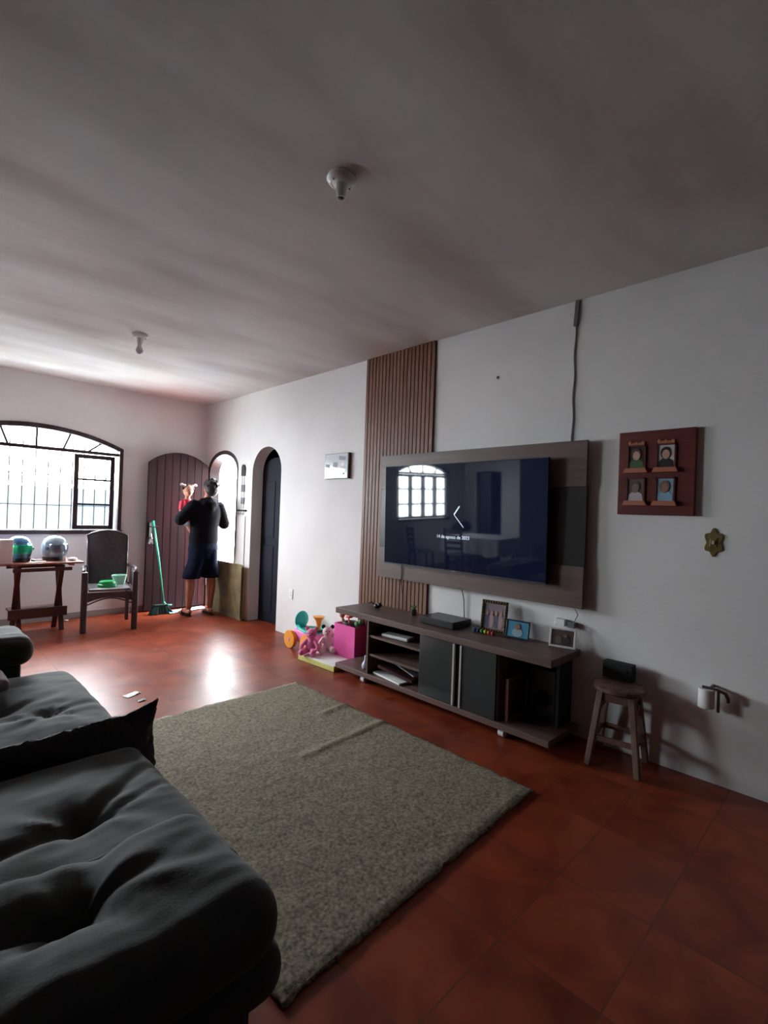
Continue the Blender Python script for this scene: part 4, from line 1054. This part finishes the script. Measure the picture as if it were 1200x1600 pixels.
# face details
m = MB()
for sx in (-1, 1): m.ell((2.955+sx*.028, 6.322, 1.645), (.011, .006, .007), n=8, m=6)
m.build('eyes', M_BLACK, r, smooth=True)
m = MB(); m.ell((2.955, 6.215, 1.672), (.095, .106, .104)); m.ell((2.945, 6.175, 1.625), (.080, .070, .085)); m.ell((2.95, 6.25, 1.71), (.075, .09, .05))
rn = random.Random(11)
for i in range(60):
    a = rn.uniform(0, 2*PI); e = rn.uniform(-.1, 1.4); p = Vector((2.955+.092*math.cos(a)*math.cos(e), 6.21+.102*math.sin(a)*math.cos(e), 1.67+.104*math.sin(e)))
    if p.y > 6.27 and p.z < 1.70: continue
    m.ell(p, rn.uniform(.012, .02), n=8, m=6)
m.build('hair', M_HAIR, r, remesh=.007, sm=1)
m = MB()
m.loft([(2.865, 6.20, .92, .185, .130), (2.865, 6.20, 1.00, .190, .135), (2.87, 6.20, 1.12, .180, .132), (2.875, 6.20, 1.28, .198, .140), (2.88, 6.20, 1.38, .200, .132), (2.885, 6.20, 1.45, .165, .11), (2.90, 6.205, 1.50, .085, .075), (2.90, 6.21, 1.515, .06, .06)], 28)
for s_, e_, w_ in ((Ls, Le, Lw), (Rs, Re, Rw)):
    sv, ev, wv = Vector(s_), Vector(e_), Vector(w_); m.caps([(s_, .084), (sv.lerp(ev, .5), .084), (e_, .076), (ev.lerp(wv, .5), .062), (ev.lerp(wv, .86), .048)])
m.ell((2.88, 6.095, 1.44), (.105, .055, .07)); m.ell((2.88, 6.085, 1.40), (.07, .05, .08)); m.caps([((2.80, 6.14, 1.47), .045), ((2.885, 6.11, 1.49), .05), ((2.98, 6.15, 1.475), .045)])
m.build('hoodie', M_HOOD, r, remesh=.009, sm=4)
m = MB()
m.loft([(2.865, 6.20, .74, .17, .12), (2.865, 6.20, .86, .195, .14), (2.865, 6.20, .97, .180, .128)], 28)
for x, xh in ((2.725, 2.785), (2.97, 2.945)):
    m.loft([(x, 6.205, .485, .108, .115), (x, 6.205, .52, .112, .118), (xh, 6.205, .70, .108, .122), (xh, 6.2, .86, .10, .13)], 24)
m.build('shorts', M_SHORT, r, remesh=.009, sm=3)
for x, y, dx in ((2.715, 6.235, -.03), (2.975, 6.185, .03)):
    m = MB(); pl = []
    for i in range(24):
        t = 2*PI*i/24; pl.append((x+dx*.3+.048*math.cos(t)*(1 if math.sin(t) > 0 else .8), y+.06+.14*math.sin(t)))
    m.prism(pl, 2, .001, .02)
    m.tube([(x+dx*.5-.045, y+.09, .02), (x+dx*.5-.02, y+.11, .065+.01), (x+dx*.5+.01, y+.15, .045+.02), (x+dx*.5+.03, y+.10, .07), (x+dx*.5+.048, y+.08, .02)], .006, 6)
    m.build('flip_flop', M_BLACK, r)

# the child
r = empty('person', (2.66, 6.42, 1.1), 'small child in a red top with white hair bows, carried at the doorway', 'person')
cx, cy, cz = 2.735, 6.43, 1.61
m = MB(); m.ell((cx, cy, cz), (.062, .070, .078)); m.ell((cx, cy-.03, cz-.03), (.045, .045, .045)); m.ell((cx, cy-.073, cz-.012), .009)
for sx in (-1, 1): m.ell((cx+sx*.064, cy, cz-.005), (.008, .014, .018))
m.caps([((cx, cy, cz-.06), .03), ((cx, cy+.01, cz-.11), .032)])
m.loft([(cx+.06, cy+.03, 1.18, .07, .065), (cx+.03, cy+.03, 1.30, .075, .065), (cx, cy+.02, 1.46, .075, .055), (cx, cy+.01, 1.50, .04, .035)])
m.caps([((cx-.07, cy, 1.45), .032), ((cx-.085, cy-.02, 1.34), .028), ((cx-.02, cy-.06, 1.30), .024), ((cx+.02, cy-.07, 1.30), .02)])
m.caps([((cx+.07, cy, 1.45), .032), ((cx+.12, cy-.05, 1.40), .028), ((cx+.15, cy-.10, 1.46), .022)])
for k in range(5):
    m.caps([((cx+.155+.004*k, cy-.105, 1.47), .007), ((cx+.145+.011*k, cy-.125, 1.495-.003*abs(k-2)), .006)]); m.caps([((cx+.03, cy-.07, 1.312-.006*k), .006), ((cx+.055, cy-.072, 1.312-.009*k), .0055)])
for dx in (-.02, .06):
    m.caps([((cx+.06+dx, cy+.04, 1.18), .05), ((cx+.12+dx, cy+.04, 1.07), .042), ((cx+.12+dx, cy+.04, .92), .032), ((cx+.12+dx, cy+.04, .86), .025), ((cx+.12+dx, cy+.09, .84), .022)])
m.build('body', M_SKIN2, r, remesh=.006, sm=2)
m = MB(); m.ell((cx, cy+.016, cz+.016), (.068, .070, .074)); m.ell((cx-.06, cy+.01, cz+.03), .026); m.ell((cx+.06, cy+.01, cz+.03), .026); m.build('hair', mat('brown_hair', (70, 44, 40), .7), r, smooth=True)
m = MB()
for sx in (-1, 1): m.ell((cx+sx*.022, cy-.066, cz+.004), (.008, .005, .006), n=8, m=6)
m.build('eyes', M_BLACK, r, smooth=True)
m = MB(); m.ell((cx, cy-.066, cz-.038), (.016, .006, .005), n=8, m=6); m.build('mouth', mat('lip', (170, 80, 80), .5), r, smooth=True)
for sx in (-1, 1):
    m = MB()
    for s2 in (-1, 1): m.ell((cx+sx*.072+s2*.020, cy-.012, cz+.070+s2*sx*.006), (.024, .012, .018), rot('Y', 18*s2))
    m.ell((cx+sx*.072, cy-.014, cz+.070), .011); m.build('hair_bow', M_WHITE, r, smooth=True)
m = MB(); m.loft([(cx+.055, cy+.03, 1.20, .085, .08), (cx+.03, cy+.03, 1.30, .09, .078), (cx, cy+.02, 1.44, .088, .066), (cx, cy+.012, 1.49, .055, .048), (cx, cy+.01, 1.50, .04, .04)])
m.caps([((cx-.065, cy, 1.445), .042), ((cx-.082, cy-.015, 1.37), .038)]); m.caps([((cx+.065, cy, 1.445), .042), ((cx+.10, cy-.03, 1.41), .036)])
m.build('red_top', M_RED, r, remesh=.008, sm=3)
m = MB(); m.loft([(cx+.07, cy+.04, 1.14, .08, .085), (cx+.06, cy+.03, 1.21, .08, .078)]); m.caps([((cx+.08, cy+.05, 1.17), .058), ((cx+.14, cy+.05, 1.08), .05)]); m.build('shorts', M_GREY, r, remesh=.008, sm=3)

for o in list(COL.objects):
    if o.name.startswith('person'): o.location.x += .03

# ------------------------------------------------------------------ dining end (mirrored in the television)
r = empty('dining_table', (-2.1, 5.6, 0), 'dining table mirrored in the television', 'table')
m = MB(); m.box(-2.7, -1.75, 4.95, 6.25, .71, .74); m.build('tabletop', M_DKCHAIR, r)
for x in (-2.62, -1.83):
    for y in (5.03, 6.17):
        m = MB(); m.box(x-.03, x+.03, y-.03, y+.03, 0, .71); m.build('leg', M_DKCHAIR, r)
m = MB(); vs = []; fs = []; N = 96; per = []
def rectp(t, x0, x1, y0, y1):
    L_ = [(x1-x0), (y1-y0), (x1-x0), (y1-y0)]; s_ = t*sum(L_)
    if s_ < L_[0]: return x0+s_, y0
    s_ -= L_[0]
    if s_ < L_[1]: return x1, y0+s_
    s_ -= L_[1]
    if s_ < L_[2]: return x1-s_, y1
    s_ -= L_[2]; return x0, y1-s_
for i in range(N):
    x, y = rectp(i/N, -2.72, -1.73, 4.93, 6.27); w_ = .02*math.sin(i*1.3)
    vs.append((x, y, .744)); vs.append((x+(x+2.225)*.05+w_*.6, y+(y-5.6)*.04+w_*.6, .42+.02*math.sin(i*.7)))
for i in range(N): j = (i+1) % N; fs.append((2*i, 2*i+1, 2*j+1, 2*j))
fs.append(tuple(2*i for i in range(N)))
m.add(vs, fs); tag(m.build('tablecloth', M_CLOTH, None, solid=.003), 'white cloth draped over the dining table', 'tablecloth')
dlabels = ['black dining chair under the second arched window, mirrored in the television', 'black dining chair at the sofa side of the cloth covered table, mirrored in the television', 'black dining chair at the near end of the cloth covered table, mirrored in the television']
def dining_chair(label):
    r = empty('dining_chair', (0, 0, 0), label, 'chair', 'dining chairs')
    m = MB(); m.box(-.21, .21, -.2, .2, .43, .46); m.build('seat', M_DKCHAIR, r, bevel=.008)
    for x in (-.19, .19):
        m = MB(); m.box(x-.018, x+.018, -.2, -.165, 0, .43); m.build('leg', M_DKCHAIR, r)
        m = MB(); m.bar((x, .185, 0), (x, .185, .46), .036, .036); m.bar((x, .185, .46), (x, .245, .95), .036, .03); m.build('leg', M_DKCHAIR, r)
    for k in range(4):
        z = .58+.11*k; y = .20+.045*k/4*1.6; m = MB(); m.cbox((0, y+.004, z), (.36, .016, .05)); m.build('back_slat', M_DKCHAIR, r)
    return r
dc = dining_chair(dlabels[0])
def place(o, x, y, rz, label):
    o.location = (x, y, 0); o.rotation_euler = (0, 0, math.radians(rz)); o['label'] = label
def dup(o):
    c_ = o.copy(); COL.objects.link(c_)
    for ch in list(o.children):
        q = ch.copy(); COL.objects.link(q); q.parent = c_
    return c_
c2, c3 = dup(dc), dup(dc)
place(dc, -1.40, 6.50, -60, dlabels[0]); place(c2, -1.42, 5.55, -90, dlabels[1]); place(c3, -2.1, 4.55, 180, dlabels[2])
m = MB(); cushion(m, -1.62, -1.30, 5.40, 5.70, .88, 1.06, r=.08, n=14, seed=3)
tag(m.build('draped_jacket', mat('dark_jacket', (52, 44, 58), .9), None, smooth=True), 'dark bundled jacket on the back of the dining chair', 'jacket')

# ------------------------------------------------------------------ daylight
sc = bpy.context.scene
wd = bpy.data.worlds.new('overcast_sky'); sc.world = wd; wd.use_nodes = True
bg = wd.node_tree.nodes['Background']; bg.inputs[0].default_value = (.92, .965, 1.0, 1); bg.inputs[1].default_value = 1.0
def portal(name, loc, rotv, sx, sy):
    l = bpy.data.lights.new(name, 'AREA'); l.shape = 'RECTANGLE'; l.size = sx; l.size_y = sy; l.energy = 1; l.cycles.is_portal = True
    o = bpy.data.objects.new(name, l); o.location = loc; o.rotation_euler = rotv; COL.objects.link(o)
portal('daylight_portal', (1.1, D+.17, 1.66), (-PI/2, 0, 0), 2.0, 1.28)
portal('daylight_portal', (-1.95, D+.17, 1.66), (-PI/2, 0, 0), 1.7, 1.25)
portal('daylight_portal', (W+.17, 6.36, 1.1), (0, PI/2, 0), 2.2, .87)

# ------------------------------------------------------------------ camera
cam = bpy.data.cameras.new('camera'); co = bpy.data.objects.new('camera', cam); COL.objects.link(co); sc.camera = co
yaw, pitch, roll, fpx = .784084, .003425, .036274, 773.704
cy_, sy_, cp, sp2 = math.cos(yaw), math.sin(yaw), math.cos(pitch), math.sin(pitch)
f = Vector((sy_*cp, cy_*cp, sp2)); rr = Vector((cy_, -sy_, 0)); u = rr.cross(f)
c_, s_ = math.cos(roll), math.sin(roll)
R1 = c_*rr+s_*u; U1 = -s_*rr+c_*u
co.matrix_world = Matrix(((R1.x, U1.x, -f.x, 0), (R1.y, U1.y, -f.y, 0), (R1.z, U1.z, -f.z, 1.4), (0, 0, 0, 1)))
cam.sensor_fit = 'HORIZONTAL'; cam.sensor_width = 36; cam.lens = fpx/1200*36; cam.clip_start = .02

sc.view_settings.view_transform = 'Standard'; sc.view_settings.look = 'None'; sc.view_settings.gamma = 1
sc.view_settings.use_curve_mapping = False; sc.view_settings.exposure = 6.0
cyc = sc.cycles
cyc.use_denoising = True; cyc.max_bounces = 14; cyc.diffuse_bounces = 8; cyc.glossy_bounces = 4; cyc.transparent_max_bounces = 12
cyc.sample_clamp_indirect = 6; cyc.caustics_reflective = False; cyc.caustics_refractive = False
